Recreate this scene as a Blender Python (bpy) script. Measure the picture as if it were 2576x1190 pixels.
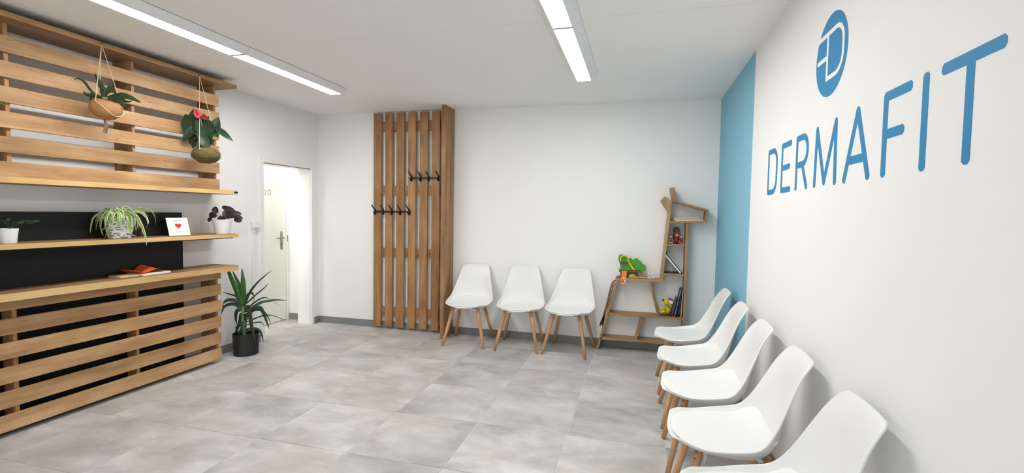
import bpy, bmesh, math, random
from mathutils import Vector, Matrix
random.seed(7)
SC = bpy.context.scene
for _o in list(bpy.data.objects): bpy.data.objects.remove(_o)
COL = SC.collection

# ------------------------------------------------------------------ camera
cam_d = bpy.data.cameras.new('camera'); cam = bpy.data.objects.new('camera', cam_d); COL.objects.link(cam)
cam_d.sensor_fit = 'HORIZONTAL'; cam_d.sensor_width = 36.0
cam_d.lens = 1212.33 * 36.0 / 2576.0
cam_d.clip_start = 0.02
def cam_matrix(yaw, pitch, roll):
    cy, sy, cp, sp = math.cos(yaw), math.sin(yaw), math.cos(pitch), math.sin(pitch)
    f = Vector((sy*cp, cy*cp, -sp)); r = Vector((cy, -sy, 0)); u = r.cross(f)
    c, s = math.cos(roll), math.sin(roll)
    r2 = c*r + s*u; u2 = -s*r + c*u
    return Matrix(((r2.x, u2.x, -f.x, 0), (r2.y, u2.y, -f.y, 0), (r2.z, u2.z, -f.z, 0), (0, 0, 0, 1)))
cam.matrix_world = Matrix.Translation((0, 0, 1.4046)) @ cam_matrix(-.25657, .04816, .0162)
SC.camera = cam

# ------------------------------------------------------------------ world, exposure
w = bpy.data.worlds.new('world'); SC.world = w; w.use_nodes = True
w.node_tree.nodes['Background'].inputs[0].default_value = (.94, .97, 1.0, 1)
w.node_tree.nodes['Background'].inputs[1].default_value = 1.8   # even overcast fill, let in through the added unseen window
SC.view_settings.view_transform = 'Standard'; SC.view_settings.look = 'None'
SC.view_settings.gamma = 1.0; SC.view_settings.use_curve_mapping = False
SC.view_settings.exposure = 1.11
SC.cycles.max_bounces = 7; SC.cycles.diffuse_bounces = 5; SC.cycles.glossy_bounces = 2; SC.cycles.adaptive_threshold = .03; SC.cycles.sample_clamp_indirect = 6.0
LAMP_STRENGTH = 21.5
LAMP_COLOUR = (1.0, .99, .985)

# ------------------------------------------------------------------ room measures (metres)
CEIL = 2.57; YB = 5.20; XR = .76; XW = -3.86; YF = -2.2; XD = -4.35
T = .6; GX0 = -.4058; GY0 = 3.0062

# ------------------------------------------------------------------ helpers
class MB:
    def __init__(s, org=(0, 0, 0)): s.v = []; s.f = []; s.m = []; s.o = Vector(org); s.mi = 0
    def add(s, vs, fs):
        b = len(s.v); s.v += [tuple(Vector(p) - s.o) for p in vs]
        for f in fs: s.f.append(tuple(i + b for i in f)); s.m.append(s.mi)
        return s
    def box(s, x0, x1, y0, y1, z0, z1):
        vs = [(x, y, z) for x in (x0, x1) for y in (y0, y1) for z in (z0, z1)]
        return s.add(vs, [(0, 1, 3, 2), (4, 6, 7, 5), (0, 4, 5, 1), (2, 3, 7, 6), (0, 2, 6, 4), (1, 5, 7, 3)])
    def obox(s, c, size, rot):
        R = rot.to_matrix() if hasattr(rot, 'to_matrix') else rot
        c = Vector(c); hx, hy, hz = [q/2 for q in size]
        vs = [c + R @ Vector((x, y, z)) for x in (-hx, hx) for y in (-hy, hy) for z in (-hz, hz)]
        return s.add(vs, [(0, 1, 3, 2), (4, 6, 7, 5), (0, 4, 5, 1), (2, 3, 7, 6), (0, 2, 6, 4), (1, 5, 7, 3)])
    def prism(s, poly, fn, a, b):
        """poly: 2D points; fn(u,v,d) -> 3D; extruded d from a to b"""
        n = len(poly); vs = [fn(u, v, a) for u, v in poly] + [fn(u, v, b) for u, v in poly]
        fs = [tuple(range(n)), tuple(range(2*n - 1, n - 1, -1))] + [(i, i + n, (i + 1) % n + n, (i + 1) % n) for i in range(n)]
        return s.add(vs, fs)
    def tube(s, pts, rad, n=8, caps=True):
        pts = [Vector(p) for p in pts]; k = len(pts)
        if not hasattr(rad, '__len__'): rad = [rad]*k
        vs = []; prev = None
        for i, p in enumerate(pts):
            t = (pts[min(i + 1, k - 1)] - pts[max(i - 1, 0)]).normalized()
            if prev is None:
                a = t.orthogonal().normalized()
            else:
                a = (prev - t*prev.dot(t))
                a = a.normalized() if a.length > 1e-6 else t.orthogonal().normalized()
            prev = a; b = t.cross(a)
            for j in range(n):
                q = 2*math.pi*j/n; vs.append(p + rad[i]*(math.cos(q)*a + math.sin(q)*b))
        fs = []
        for i in range(k - 1):
            for j in range(n):
                fs.append((i*n + j, i*n + (j + 1) % n, (i + 1)*n + (j + 1) % n, (i + 1)*n + j))
        if caps: fs += [tuple(range(n - 1, -1, -1)), tuple((k - 1)*n + j for j in range(n))]
        return s.add(vs, fs)
    def lathe(s, prof, c=(0, 0, 0), n=28, sx=1, sy=1):
        c = Vector(c); vs = []; k = len(prof)
        for r, z in prof:
            for j in range(n):
                q = 2*math.pi*j/n; vs.append(c + Vector((r*sx*math.cos(q), r*sy*math.sin(q), z)))
        fs = []
        for i in range(k - 1):
            for j in range(n): fs.append((i*n + j, i*n + (j + 1) % n, (i + 1)*n + (j + 1) % n, (i + 1)*n + j))
        fs += [tuple(range(n - 1, -1, -1)), tuple((k - 1)*n + j for j in range(n))]
        return s.add(vs, fs)
    def ball(s, c, r, n=14, m=9, rot=None):
        c = Vector(c); rx, ry, rz = r if hasattr(r, '__len__') else (r, r, r)
        vs = []; fs = []
        for i in range(1, m):
            th = math.pi*i/m
            for j in range(n):
                q = 2*math.pi*j/n
                d = Vector((rx*math.sin(th)*math.cos(q), ry*math.sin(th)*math.sin(q), rz*math.cos(th)))
                vs.append(c + (rot @ d if rot else d))
        d = Vector((0, 0, rz)); vs.append(c + (rot @ d if rot else d)); vs.append(c - (rot @ d if rot else d))
        for i in range(m - 2):
            for j in range(n): fs.append((i*n + j, (i + 1)*n + j, (i + 1)*n + (j + 1) % n, i*n + (j + 1) % n))
        for j in range(n):
            fs.append((len(vs) - 2, j, (j + 1) % n)); fs.append((len(vs) - 1, (m - 2)*n + (j + 1) % n, (m - 2)*n + j))
        return s.add(vs, fs)
    def ribbon(s, pts, width, lat, fold=.25, n=12, edge=None, thick=None):
        """leaf: smooth path through pts, width profile, V-fold; edge -> material index of outer strips"""
        P = spline(pts, n); k = len(P); lat = Vector(lat)
        rows = []; vs = []
        for i, p in enumerate(P):
            t = (P[min(i + 1, k - 1)] - P[max(i - 1, 0)]).normalized()
            l = (lat - t*lat.dot(t))
            l = l.normalized() if l.length > 1e-4 else t.orthogonal().normalized()
            nn = t.cross(l)
            u = i/(k - 1); wd = width*.5*min(1, .45 + 1.6*u)*(1 - max(0, u - .35)**1.6/.65**1.6)**.8
            wd = max(wd, .0006)
            for a, h in ((-1, fold), (-.5, fold*.35), (0, 0), (.5, fold*.35), (1, fold)):
                vs.append(p + l*a*wd + nn*h*wd)
        b = len(s.v); s.v += [tuple(Vector(q) - s.o) for q in vs]
        for i in range(k - 1):
            for j in range(4):
                s.f.append(tuple(b + q for q in (i*5 + j, i*5 + j + 1, (i + 1)*5 + j + 1, (i + 1)*5 + j)))
                s.m.append(edge if (edge is not None and j in (0, 3)) else s.mi)
        return s
    def blade(s, c, L, W, tdir, nrm, heart=False, bend=.2, fold=.2):
        """broad leaf centred at c, tip along tdir, facing nrm"""
        t = Vector(tdir).normalized(); nn = Vector(nrm); nn = (nn - t*nn.dot(t)).normalized(); l = nn.cross(t); c = Vector(c)
        n = 11; vs = []; fs = []
        for i in range(n):
            u = i/(n - 1)
            if heart: hw = W*.5*(max(0, math.sin(math.pi*min(1, .18 + u*.82)**.8))**.8 if u < 1 else 0); hw *= (1 if u > .1 else .93)
            else: hw = W*.5*math.sqrt(max(0, 1 - (2*u - 1)**2))**1.0
            hw = max(hw, .0008)
            for a in (-1, -.5, 0, .5, 1):
                back = (-.16*L*(1 - min(1, u/.25))*(abs(a)**1.2)) if heart else 0
                vs.append(c + t*((u - .5)*L + back) + l*a*hw + nn*(fold*hw*abs(a) - bend*L*(u - .4)**2))
        for i in range(n - 1):
            for j in range(4): fs.append((i*5 + j, i*5 + j + 1, (i + 1)*5 + j + 1, (i + 1)*5 + j))
        return s.add(vs, fs)
    def mesh(s, name, mats, smooth=False):
        me = bpy.data.meshes.new(name); me.from_pydata(s.v, [], s.f)
        for m in (mats if isinstance(mats, (list, tuple)) else [mats]): me.materials.append(m)
        bm = bmesh.new(); bm.from_mesh(me); bmesh.ops.recalc_face_normals(bm, faces=bm.faces); bm.to_mesh(me); bm.free()
        me.polygons.foreach_set('material_index', s.m)
        if smooth: me.polygons.foreach_set('use_smooth', [True]*len(me.polygons))
        me.update(); return me
    def build(s, name, mats, parent=None, smooth=False, bevel=0, loc=None):
        o = bpy.data.objects.new(name, s.mesh(name, mats, smooth)); COL.objects.link(o)
        if parent: o.parent = parent
        elif loc is None: o.location = s.o
        if loc is not None: o.location = loc
        if bevel:
            b = o.modifiers.new('bevel', 'BEVEL'); b.width = bevel; b.segments = 2; b.limit_method = 'ANGLE'
        return o

def spline(pts, n):
    pts = [Vector(p) for p in pts]; k = len(pts); out = []
    for i in range(n + 1):
        u = i/n*(k - 1); j = min(int(u), k - 2); a = u - j
        p0, p1, p2, p3 = pts[max(j - 1, 0)], pts[j], pts[j + 1], pts[min(j + 2, k - 1)]
        out.append(.5*((2*p1) + (p2 - p0)*a + (2*p0 - 5*p1 + 4*p2 - p3)*a*a + (3*p1 - p0 - 3*p2 + p3)*a**3))
    return out
def tag(o, label, cat, group=None):
    o['label'] = label; o['category'] = cat
    if group: o['group'] = group
    return o
def struct(o): o['kind'] = 'structure'; return o
def thing(name, loc, label, cat, rz=0, group=None):
    o = bpy.data.objects.new(name, None); COL.objects.link(o); o.location = loc; o.rotation_euler = (0, 0, rz)
    o.empty_display_size = .1
    return tag(o, label, cat, group)
def copy_tree(o, parent=None):
    c = o.copy(); COL.objects.link(c)
    if parent: c.parent = parent
    for ch in list(o.children): copy_tree(ch, c)
    return c
def thick_line(p, q, th):
    p = Vector(p); q = Vector(q); d = (q - p).normalized(); n = Vector((-d.y, d.x))*th/2
    return [tuple(p - n), tuple(q - n), tuple(q + n), tuple(p + n)]

# ------------------------------------------------------------------ materials
def srgb(r, g, b):
    f = lambda c: (c/255/12.92) if c/255 <= .04045 else ((c/255 + .055)/1.055)**2.4
    return (f(r), f(g), f(b), 1)
def nmat(name):
    m = bpy.data.materials.new(name); m.use_nodes = True
    return m, m.node_tree.nodes, m.node_tree.links, m.node_tree.nodes['Principled BSDF']
def plain(name, col, rough=.5, vary=.04, scale=6, bump=0, bscale=200, metal=0, spec=.5, trans=0):
    m, N, L, B = nmat(name)
    tc = N.new('ShaderNodeTexCoord'); no = N.new('ShaderNodeTexNoise'); no.inputs['Scale'].default_value = scale; no.inputs['Detail'].default_value = 2
    L.new(tc.outputs['Object'], no.inputs['Vector'])
    hs = N.new('ShaderNodeHueSaturation'); hs.inputs['Color'].default_value = col
    mr = N.new('ShaderNodeMapRange'); mr.inputs[3].default_value = 1 - vary; mr.inputs[4].default_value = 1 + vary
    L.new(no.outputs['Fac'], mr.inputs[0]); L.new(mr.outputs[0], hs.inputs['Value']); L.new(hs.outputs[0], B.inputs['Base Color'])
    B.inputs['Roughness'].default_value = rough; B.inputs['Metallic'].default_value = metal
    B.inputs['Specular IOR Level'].default_value = spec
    if trans: B.inputs['Subsurface Weight'].default_value = trans; B.inputs['Subsurface Radius'].default_value = (.01, .01, .005)
    if bump:
        n2 = N.new('ShaderNodeTexNoise'); n2.inputs['Scale'].default_value = bscale; n2.inputs['Detail'].default_value = 3
        bp = N.new('ShaderNodeBump'); bp.inputs['Strength'].default_value = bump; bp.inputs['Distance'].default_value = .002
        L.new(tc.outputs['Object'], n2.inputs['Vector']); L.new(n2.outputs['Fac'], bp.inputs['Height']); L.new(bp.outputs[0], B.inputs['Normal'])
    return m
def wood(name, dark, mid, light, axis, rough=.5, knots=True):
    m, N, L, B = nmat(name)
    tc = N.new('ShaderNodeTexCoord'); oi = N.new('ShaderNodeObjectInfo')
    ml = N.new('ShaderNodeMath'); ml.operation = 'MULTIPLY'; ml.inputs[1].default_value = 37.0
    L.new(oi.outputs['Random'], ml.inputs[0])
    ad = N.new('ShaderNodeVectorMath'); ad.operation = 'ADD'; L.new(tc.outputs['Object'], ad.inputs[0]); L.new(ml.outputs[0], ad.inputs[1])
    def grain(sc, along, detail, dist=0):
        mp = N.new('ShaderNodeMapping'); s = [sc]*3; s['xyz'.index(axis)] = along
        mp.inputs['Scale'].default_value = s; L.new(ad.outputs[0], mp.inputs['Vector'])
        no = N.new('ShaderNodeTexNoise'); no.inputs['Scale'].default_value = 1; no.inputs['Detail'].default_value = detail
        no.inputs['Distortion'].default_value = dist; L.new(mp.outputs[0], no.inputs['Vector']); return no
    g1 = grain(22, 1.1, 5, .6); g2 = grain(160, 5, 3); g3 = grain(7, 3.2, 2)
    mx = N.new('ShaderNodeMix'); mx.data_type = 'FLOAT'; mx.inputs[0].default_value = .3
    L.new(g1.outputs['Fac'], mx.inputs[2]); L.new(g2.outputs['Fac'], mx.inputs[3])
    mx2 = N.new('ShaderNodeMix'); mx2.data_type = 'FLOAT'; mx2.inputs[0].default_value = .38
    L.new(mx.outputs[0], mx2.inputs[2]); L.new(g3.outputs['Fac'], mx2.inputs[3])
    cr = N.new('ShaderNodeValToRGB'); cr.color_ramp.elements[0].position = .34; cr.color_ramp.elements[1].position = .66
    cr.color_ramp.elements[0].color = dark; cr.color_ramp.elements[1].color = light
    e = cr.color_ramp.elements.new(.5); e.color = mid
    L.new(mx2.outputs[0], cr.inputs[0]); col = cr.outputs[0]
    if knots:
        vo = N.new('ShaderNodeTexVoronoi'); mp = N.new('ShaderNodeMapping'); s = [7.0]*3; s['xyz'.index(axis)] = 1.5
        mp.inputs['Scale'].default_value = s; L.new(ad.outputs[0], mp.inputs['Vector']); L.new(mp.outputs[0], vo.inputs['Vector'])
        kr = N.new('ShaderNodeMapRange'); kr.inputs[1].default_value = .03; kr.inputs[2].default_value = .17; kr.inputs[3].default_value = .55; kr.inputs[4].default_value = 0
        L.new(vo.outputs['Distance'], kr.inputs[0])
        mk = N.new('ShaderNodeMix'); mk.data_type = 'RGBA'; mk.inputs[7].default_value = (dark[0]*.55, dark[1]*.5, dark[2]*.45, 1)
        L.new(kr.outputs[0], mk.inputs[0]); L.new(col, mk.inputs[6]); col = mk.outputs[2]
    hs = N.new('ShaderNodeHueSaturation'); vr = N.new('ShaderNodeMapRange'); vr.inputs[3].default_value = .9; vr.inputs[4].default_value = 1.1
    L.new(oi.outputs['Random'], vr.inputs[0]); L.new(vr.outputs[0], hs.inputs['Value']); L.new(col, hs.inputs['Color'])
    L.new(hs.outputs[0], B.inputs['Base Color']); B.inputs['Roughness'].default_value = rough; B.inputs['Specular IOR Level'].default_value = .35
    return m
def emit(name, col, s):
    m, N, L, B = nmat(name); B.inputs['Base Color'].default_value = (.8, .8, .8, 1)
    B.inputs['Emission Color'].default_value = (*col, 1); B.inputs['Emission Strength'].default_value = s
    return m
def tile_mat():
    m, N, L, B = nmat('floor_tile')
    tc = N.new('ShaderNodeTexCoord'); oi = N.new('ShaderNodeObjectInfo')
    ml = N.new('ShaderNodeMath'); ml.operation = 'MULTIPLY'; ml.inputs[1].default_value = 91.0; L.new(oi.outputs['Random'], ml.inputs[0])
    ad = N.new('ShaderNodeVectorMath'); ad.operation = 'ADD'; L.new(tc.outputs['Object'], ad.inputs[0]); L.new(ml.outputs[0], ad.inputs[1])
    def nz(sx, sy, det, dist):
        mp = N.new('ShaderNodeMapping'); mp.inputs['Scale'].default_value = (sx, sy, 1); L.new(ad.outputs[0], mp.inputs['Vector'])
        no = N.new('ShaderNodeTexNoise'); no.inputs['Scale'].default_value = 1; no.inputs['Detail'].default_value = det; no.inputs['Distortion'].default_value = dist
        no.inputs['Roughness'].default_value = .6
        L.new(mp.outputs[0], no.inputs['Vector']); return no
    a = nz(2.6, 3.8, 5, .3); b = nz(1.9, 2.6, 4, .3); c = nz(9, 14, 6, .2)
    r1 = N.new('ShaderNodeValToRGB'); r1.color_ramp.elements[0].position = .3; r1.color_ramp.elements[1].position = .68
    r1.color_ramp.elements[0].color = TILE_DARK; r1.color_ramp.elements[1].color = TILE_LIGHT
    L.new(a.outputs['Fac'], r1.inputs[0])
    r2 = N.new('ShaderNodeMapRange'); r2.inputs[1].default_value = .46; r2.inputs[2].default_value = .7; r2.inputs[4].default_value = .6
    L.new(b.outputs['Fac'], r2.inputs[0])
    mx = N.new('ShaderNodeMix'); mx.data_type = 'RGBA'; mx.inputs[7].default_value = TILE_WARM
    L.new(r2.outputs[0], mx.inputs[0]); L.new(r1.outputs[0], mx.inputs[6])
    r3 = N.new('ShaderNodeMapRange'); r3.inputs[1].default_value = .3; r3.inputs[2].default_value = .7; r3.inputs[3].default_value = .93; r3.inputs[4].default_value = 1.06
    L.new(c.outputs['Fac'], r3.inputs[0])
    vr = N.new('ShaderNodeMapRange'); vr.inputs[3].default_value = .88; vr.inputs[4].default_value = 1.06; L.new(oi.outputs['Random'], vr.inputs[0])
    mm = N.new('ShaderNodeMath'); mm.operation = 'MULTIPLY'; L.new(r3.outputs[0], mm.inputs[0]); L.new(vr.outputs[0], mm.inputs[1])
    hs = N.new('ShaderNodeHueSaturation'); L.new(mx.outputs[2], hs.inputs['Color']); L.new(mm.outputs[0], hs.inputs['Value'])
    L.new(hs.outputs[0], B.inputs['Base Color'])
    rr = N.new('ShaderNodeMapRange'); rr.inputs[3].default_value = .36; rr.inputs[4].default_value = .58; L.new(c.outputs['Fac'], rr.inputs[0]); L.new(rr.outputs[0], B.inputs['Roughness'])
    bp = N.new('ShaderNodeBump'); bp.inputs['Strength'].default_value = .12; bp.inputs['Distance'].default_value = .001
    L.new(c.outputs['Fac'], bp.inputs['Height']); L.new(bp.outputs[0], B.inputs['Normal'])
    return m
TILE_DARK = srgb(154, 152, 149); TILE_LIGHT = srgb(206, 205, 202); TILE_WARM = srgb(182, 171, 160)
WALL = plain('white_wall_paint', srgb(237, 236, 234), .9, .012, 3, spec=.2)
CEILM = plain('ceiling_paint', srgb(241, 240, 239), .95, .01, 2, spec=.15)
BLUE = plain('blue_wall_paint', srgb(136, 190, 211), .75, .02, 3, spec=.25)
GROUT = plain('grout', srgb(206, 202, 196), .9)
TILE = tile_mat()
SKIRT = plain('grey_skirting_tile', srgb(128, 126, 123), .5, .08, 9)
TRIMW = plain('white_trim_paint', srgb(236, 236, 233), .45, .01)
DOORW = plain('cream_white_door', srgb(236, 238, 226), .4, .01)
OAK_Y = wood('oak_along_y', srgb(142, 105, 68), srgb(174, 136, 95), srgb(198, 164, 123), 'y')
OAK_TOP = wood('oak_board_face', srgb(116, 84, 56), srgb(144, 108, 74), srgb(164, 128, 92), 'y')
OAK_EDGE = wood('oak_edge_band', srgb(178, 142, 92), srgb(204, 168, 114), srgb(218, 186, 134), 'y', knots=False)
OAK_Z = wood('oak_upright', srgb(124, 89, 56), srgb(156, 116, 77), srgb(178, 138, 97), 'z')
OAK_X = wood('oak_along_x', srgb(116, 84, 54), srgb(146, 109, 74), srgb(168, 131, 93), 'x')
PLY = wood('birch_ply', srgb(132, 100, 66), srgb(160, 124, 86), srgb(184, 150, 110), 'x', knots=False)
PLYZ = wood('birch_ply_upright', srgb(132, 100, 66), srgb(160, 124, 86), srgb(184, 150, 110), 'z', knots=False)
LEGW = wood('beech_leg', srgb(166, 122, 84), srgb(190, 146, 106), srgb(206, 166, 126), 'z', .45, knots=False)
BLACKB = plain('black_panel', srgb(19, 20, 23), .5, .05, spec=.3)
BLACKM = plain('black_metal', srgb(26, 26, 27), .4, .02)
WPLAST = plain('white_moulded_plastic', srgb(228, 228, 226), .32, .008, 3)
WPAD = plain('white_seat_pad', srgb(229, 230, 227), .45, .01, 8, .05, 260)
WMETAL = plain('white_metal', srgb(235, 235, 235), .35, .01)
STEEL = plain('brushed_steel', srgb(150, 146, 136), .35, .05, 40, metal=.9)
SIGNB = plain('blue_vinyl', srgb(44, 133, 182), .55, .02, spec=.25)
SIGNW = plain('white_vinyl', srgb(240, 240, 238), .5, .01)
GREYINK = plain('grey_vinyl', srgb(95, 108, 112), .5, .01)
SOIL = plain('potting_soil', srgb(52, 40, 32), .95, .3, 80, .6, 120)
POTBLK = plain('black_plastic_pot', srgb(24, 24, 25), .55, .03)
LEAF = plain('dark_green_leaf', srgb(44, 66, 42), .4, .22, 14)
LEAFB = plain('bright_green_leaf', srgb(56, 104, 42), .4, .2, 14)
LEAFD = plain('deep_green_leaf', srgb(33, 58, 36), .35, .25, 18)
LEAFS = plain('spider_leaf_green', srgb(110, 146, 70), .45, .15, 14)
LEAFC = plain('spider_leaf_cream', srgb(208, 214, 160), .5, .08, 14)
LEAFL = plain('lime_leaf', srgb(140, 190, 60), .45, .1, 14)
LEAFP = plain('purple_leaf', srgb(62, 44, 48), .45, .2, 30)
STEMG = plain('stem_green', srgb(96, 128, 64), .5, .15, 20)
COCO = plain('coconut_shell', srgb(160, 116, 72), .7, .28, 22, .5, 60)
MOSS = plain('moss', srgb(98, 84, 48), .95, .45, 40, 1, 70)
ROPE = plain('jute_string', srgb(206, 184, 148), .9, .1, 60)
ROPEB = plain('brown_rope', srgb(124, 98, 72), .9, .25, 90, .5, 200)
REDP = plain('red_print', srgb(206, 32, 42), .5, .02)
PAPER = plain('white_paper', srgb(232, 230, 226), .7, .02)
ORANGE = plain('orange_paper', srgb(214, 92, 34), .5, .15, 9)
YEL = plain('yellow_plastic', srgb(232, 206, 30), .45, .04)
GRN = plain('green_toy', srgb(66, 150, 30), .5, .08, 12)
GRND = plain('dark_green_toy', srgb(44, 104, 32), .5, .08, 12)
BRN = plain('brown_toy', srgb(112, 62, 32), .55, .1, 12)
ORT = plain('orange_toy', srgb(236, 122, 34), .45, .04)
PINK = plain('pink_toy', srgb(226, 160, 140), .5, .05)
CORAL = plain('coral_spathe', srgb(224, 76, 84), .35, .1)
DRED = plain('dark_red', srgb(110, 34, 36), .55, .15)
PLUSHY = plain('yellow_plush', srgb(222, 190, 30), .95, .1, 40, .6, 300)
PLUSHW = plain('white_plush', srgb(228, 226, 214), .95, .06, 40, .6, 300)
GREYF = plain('grey_fabric', srgb(92, 90, 92), .9, .1, 30)
TAN = plain('tan_wood_toy', srgb(196, 150, 98), .55, .12, 20)
CREAM = plain('cream_card', srgb(206, 178, 130), .7, .08)
def pot_pattern():
    m, N, L, B = nmat('white_pot_grey_facets')
    tc = N.new('ShaderNodeTexCoord'); mp = N.new('ShaderNodeMapping'); mp.inputs['Scale'].default_value = (21, 21, 60)
    vo = N.new('ShaderNodeTexVoronoi'); vo.feature = 'DISTANCE_TO_EDGE'; vo.inputs['Scale'].default_value = 1
    L.new(tc.outputs['Object'], mp.inputs['Vector']); L.new(mp.outputs[0], vo.inputs['Vector'])
    mr = N.new('ShaderNodeMapRange'); mr.inputs[1].default_value = .13; mr.inputs[2].default_value = .15; L.new(vo.outputs['Distance'], mr.inputs[0])
    mx = N.new('ShaderNodeMix'); mx.data_type = 'RGBA'; mx.inputs[6].default_value = srgb(238, 238, 234); mx.inputs[7].default_value = srgb(128, 134, 132)
    L.new(mr.outputs[0], mx.inputs[0]); L.new(mx.outputs[2], B.inputs['Base Color']); B.inputs['Roughness'].default_value = .4
    return m
POTPAT = pot_pattern()
def glass():
    m, N, L, B = nmat('fill_window_glass'); N.remove(B)
    tr = N.new('ShaderNodeBsdfTransparent'); tr.inputs[0].default_value = (.94, .96, .95, 1); gl = N.new('ShaderNodeBsdfGlossy'); gl.inputs['Roughness'].default_value = .02
    mx = N.new('ShaderNodeMixShader'); mx.inputs[0].default_value = .06
    L.new(tr.outputs[0], mx.inputs[1]); L.new(gl.outputs[0], mx.inputs[2]); L.new(mx.outputs[0], N['Material Output'].inputs[0]); return m
GLASS = glass()
LAMPCAP = plain('lamp_end_cap', srgb(176, 176, 180), .5, .01)
LAMPL = emit('lobby_lamp_diffuser', LAMP_COLOUR, LAMP_STRENGTH*1.6)
LAMPM = emit('lamp_diffuser', LAMP_COLOUR, LAMP_STRENGTH)
YUCCA = [([(-0.036,0.003,0.254),(-0.066,-0.029,0.392),(-0.124,-0.059,0.571),(-0.134,-0.079,0.647)],0.0461),([(-0.033,0.005,0.276),(-0.026,-0.033,0.432),(-0.051,-0.069,0.554),(-0.053,-0.098,0.62)],0.0372),([(-0.029,0.006,0.269),(-0.029,0.003,0.464),(-0.028,-0.002,0.547),(-0.034,-0.007,0.636)],0.0387),([(-0.022,0.008,0.277),(0.056,-0.007,0.403),(0.161,-0.004,0.52),(0.298,0.009,0.627)],0.0193),([(-0.001,0.014,0.292),(0.121,-0.001,0.384),(0.233,-0.007,0.465),(0.288,-0.025,0.511)],0.0112),([(0.014,0.016,0.255),(0.107,0.033,0.325),(0.178,0.044,0.354),(0.241,0.052,0.341)],0.0134),([(0.022,0.017,0.233),(0.099,0.081,0.294),(0.15,0.124,0.306),(0.219,0.169,0.313),(0.301,0.215,0.301)],0.0223),([(-0.015,0.01,0.284),(-0.014,0.043,0.369),(0.006,0.07,0.381),(0.01,0.089,0.348),(0.002,0.102,0.284)],0.0223),([(0.016,0.014,0.188),(0.061,0.053,0.236),(0.098,0.082,0.237),(0.132,0.103,0.14),(0.164,0.121,0.024)],0.0357),([(0.094,0.036,0.23),(0.169,0.022,0.234),(0.238,0.013,0.181),(0.288,0.001,0.121)],0.0193),([(0.025,0.013,0.121),(0.129,0.046,0.167),(0.227,0.076,0.179),(0.36,0.111,0.128)],0.0112),([(0.026,0.011,0.091),(0.139,0.015,0.118),(0.193,0.009,0.104),(0.219,-0.004,0.072)],0.0089),([(-0.044,0.003,0.291),(-0.073,-0.04,0.364),(-0.115,-0.079,0.39),(-0.158,-0.116,0.415)],0.0164),([(-0.04,0.002,0.254),(-0.066,-0.039,0.323),(-0.123,-0.081,0.334),(-0.145,-0.113,0.305),(-0.127,-0.135,0.244)],0.0283),([(-0.039,0.001,0.217),(-0.08,-0.034,0.28),(-0.129,-0.067,0.291),(-0.171,-0.097,0.264),(-0.183,-0.121,0.194)],0.0268),([(-0.042,-0.001,0.194),(-0.161,0.01,0.222),(-0.25,0.016,0.2),(-0.295,0.027,0.125),(-0.322,0.043,0.066)],0.0313),([(-0.048,-0.005,0.15),(-0.153,0.001,0.186),(-0.213,0.005,0.113),(-0.292,-0.001,-0.006),(-0.345,-0.001,-0.125)],0.0313),([(-0.039,-0.006,0.09),(-0.154,0.0,0.077),(-0.211,0.012,0.058),(-0.271,0.02,0.033)],0.0179),([(-0.039,-0.006,0.083),(-0.13,0.004,0.04),(-0.211,0.006,-0.039),(-0.272,0.009,-0.129)],0.0327),([(-0.022,0.007,0.247),(0.037,-0.007,0.246),(0.074,-0.025,0.14),(0.117,-0.039,0.013),(0.158,-0.051,-0.07)],0.0432),([(-0.026,0.001,0.165),(-0.01,-0.022,0.081),(0.009,-0.038,-0.011),(0.031,-0.053,-0.117)],0.0461),([(-0.001,0.001,0.031),(0.066,0.035,0.04),(0.117,0.058,0.012),(0.141,0.069,-0.094)],0.0283),([(-0.045,-0.009,0.06),(-0.093,0.008,0.091),(-0.102,0.028,0.116),(-0.099,0.047,0.12)],0.0164),([(-0.012,0.004,0.15),(-0.023,0.045,0.156),(-0.002,0.08,0.12),(-0.036,0.097,0.068)],0.0119),([(0.258,0.083,0.307),(0.243,0.141,0.273),(0.247,0.188,0.252)],0.0067)]
STAGHORN = [([(-0.007,-0.001,0.026),(-0.049,-0.033,0.05),(-0.09,-0.057,0.119),(-0.124,-0.08,0.136),(-0.158,-0.104,0.114)],0.0179),([(-0.014,-0.003,0.023),(-0.087,-0.014,0.038),(-0.173,-0.031,0.042),(-0.266,-0.049,0.056)],0.0269),([(-0.007,-0.001,0.026),(-0.028,0.008,0.074),(-0.06,0.011,0.136),(-0.096,0.013,0.197)],0.0388),([(0.0,0.001,0.027),(-0.001,0.004,0.071),(-0.025,0.0,0.116),(-0.048,-0.003,0.168)],0.0299),([(0.007,0.003,0.027),(0.044,-0.007,0.07),(0.096,-0.01,0.067),(0.141,-0.015,0.016)],0.0463),([(0.022,0.007,0.023),(0.103,0.027,0.039),(0.162,0.041,0.032),(0.251,0.061,-0.008)],0.0418),([(0.029,0.009,0.02),(0.123,0.004,0.007),(0.174,-0.005,-0.034),(0.222,-0.012,-0.052)],0.0344),([(-0.014,-0.003,0.019),(-0.111,0.002,0.024),(-0.166,0.008,-0.017),(-0.194,0.018,-0.063)],0.0254),([(0.007,0.003,0.027),(-0.016,0.035,0.087),(-0.035,0.059,0.153)],0.0075),([(0.022,0.007,0.027),(0.084,0.027,0.029),(0.14,0.042,0.0),(0.181,0.056,0.005)],0.0224)]
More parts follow.
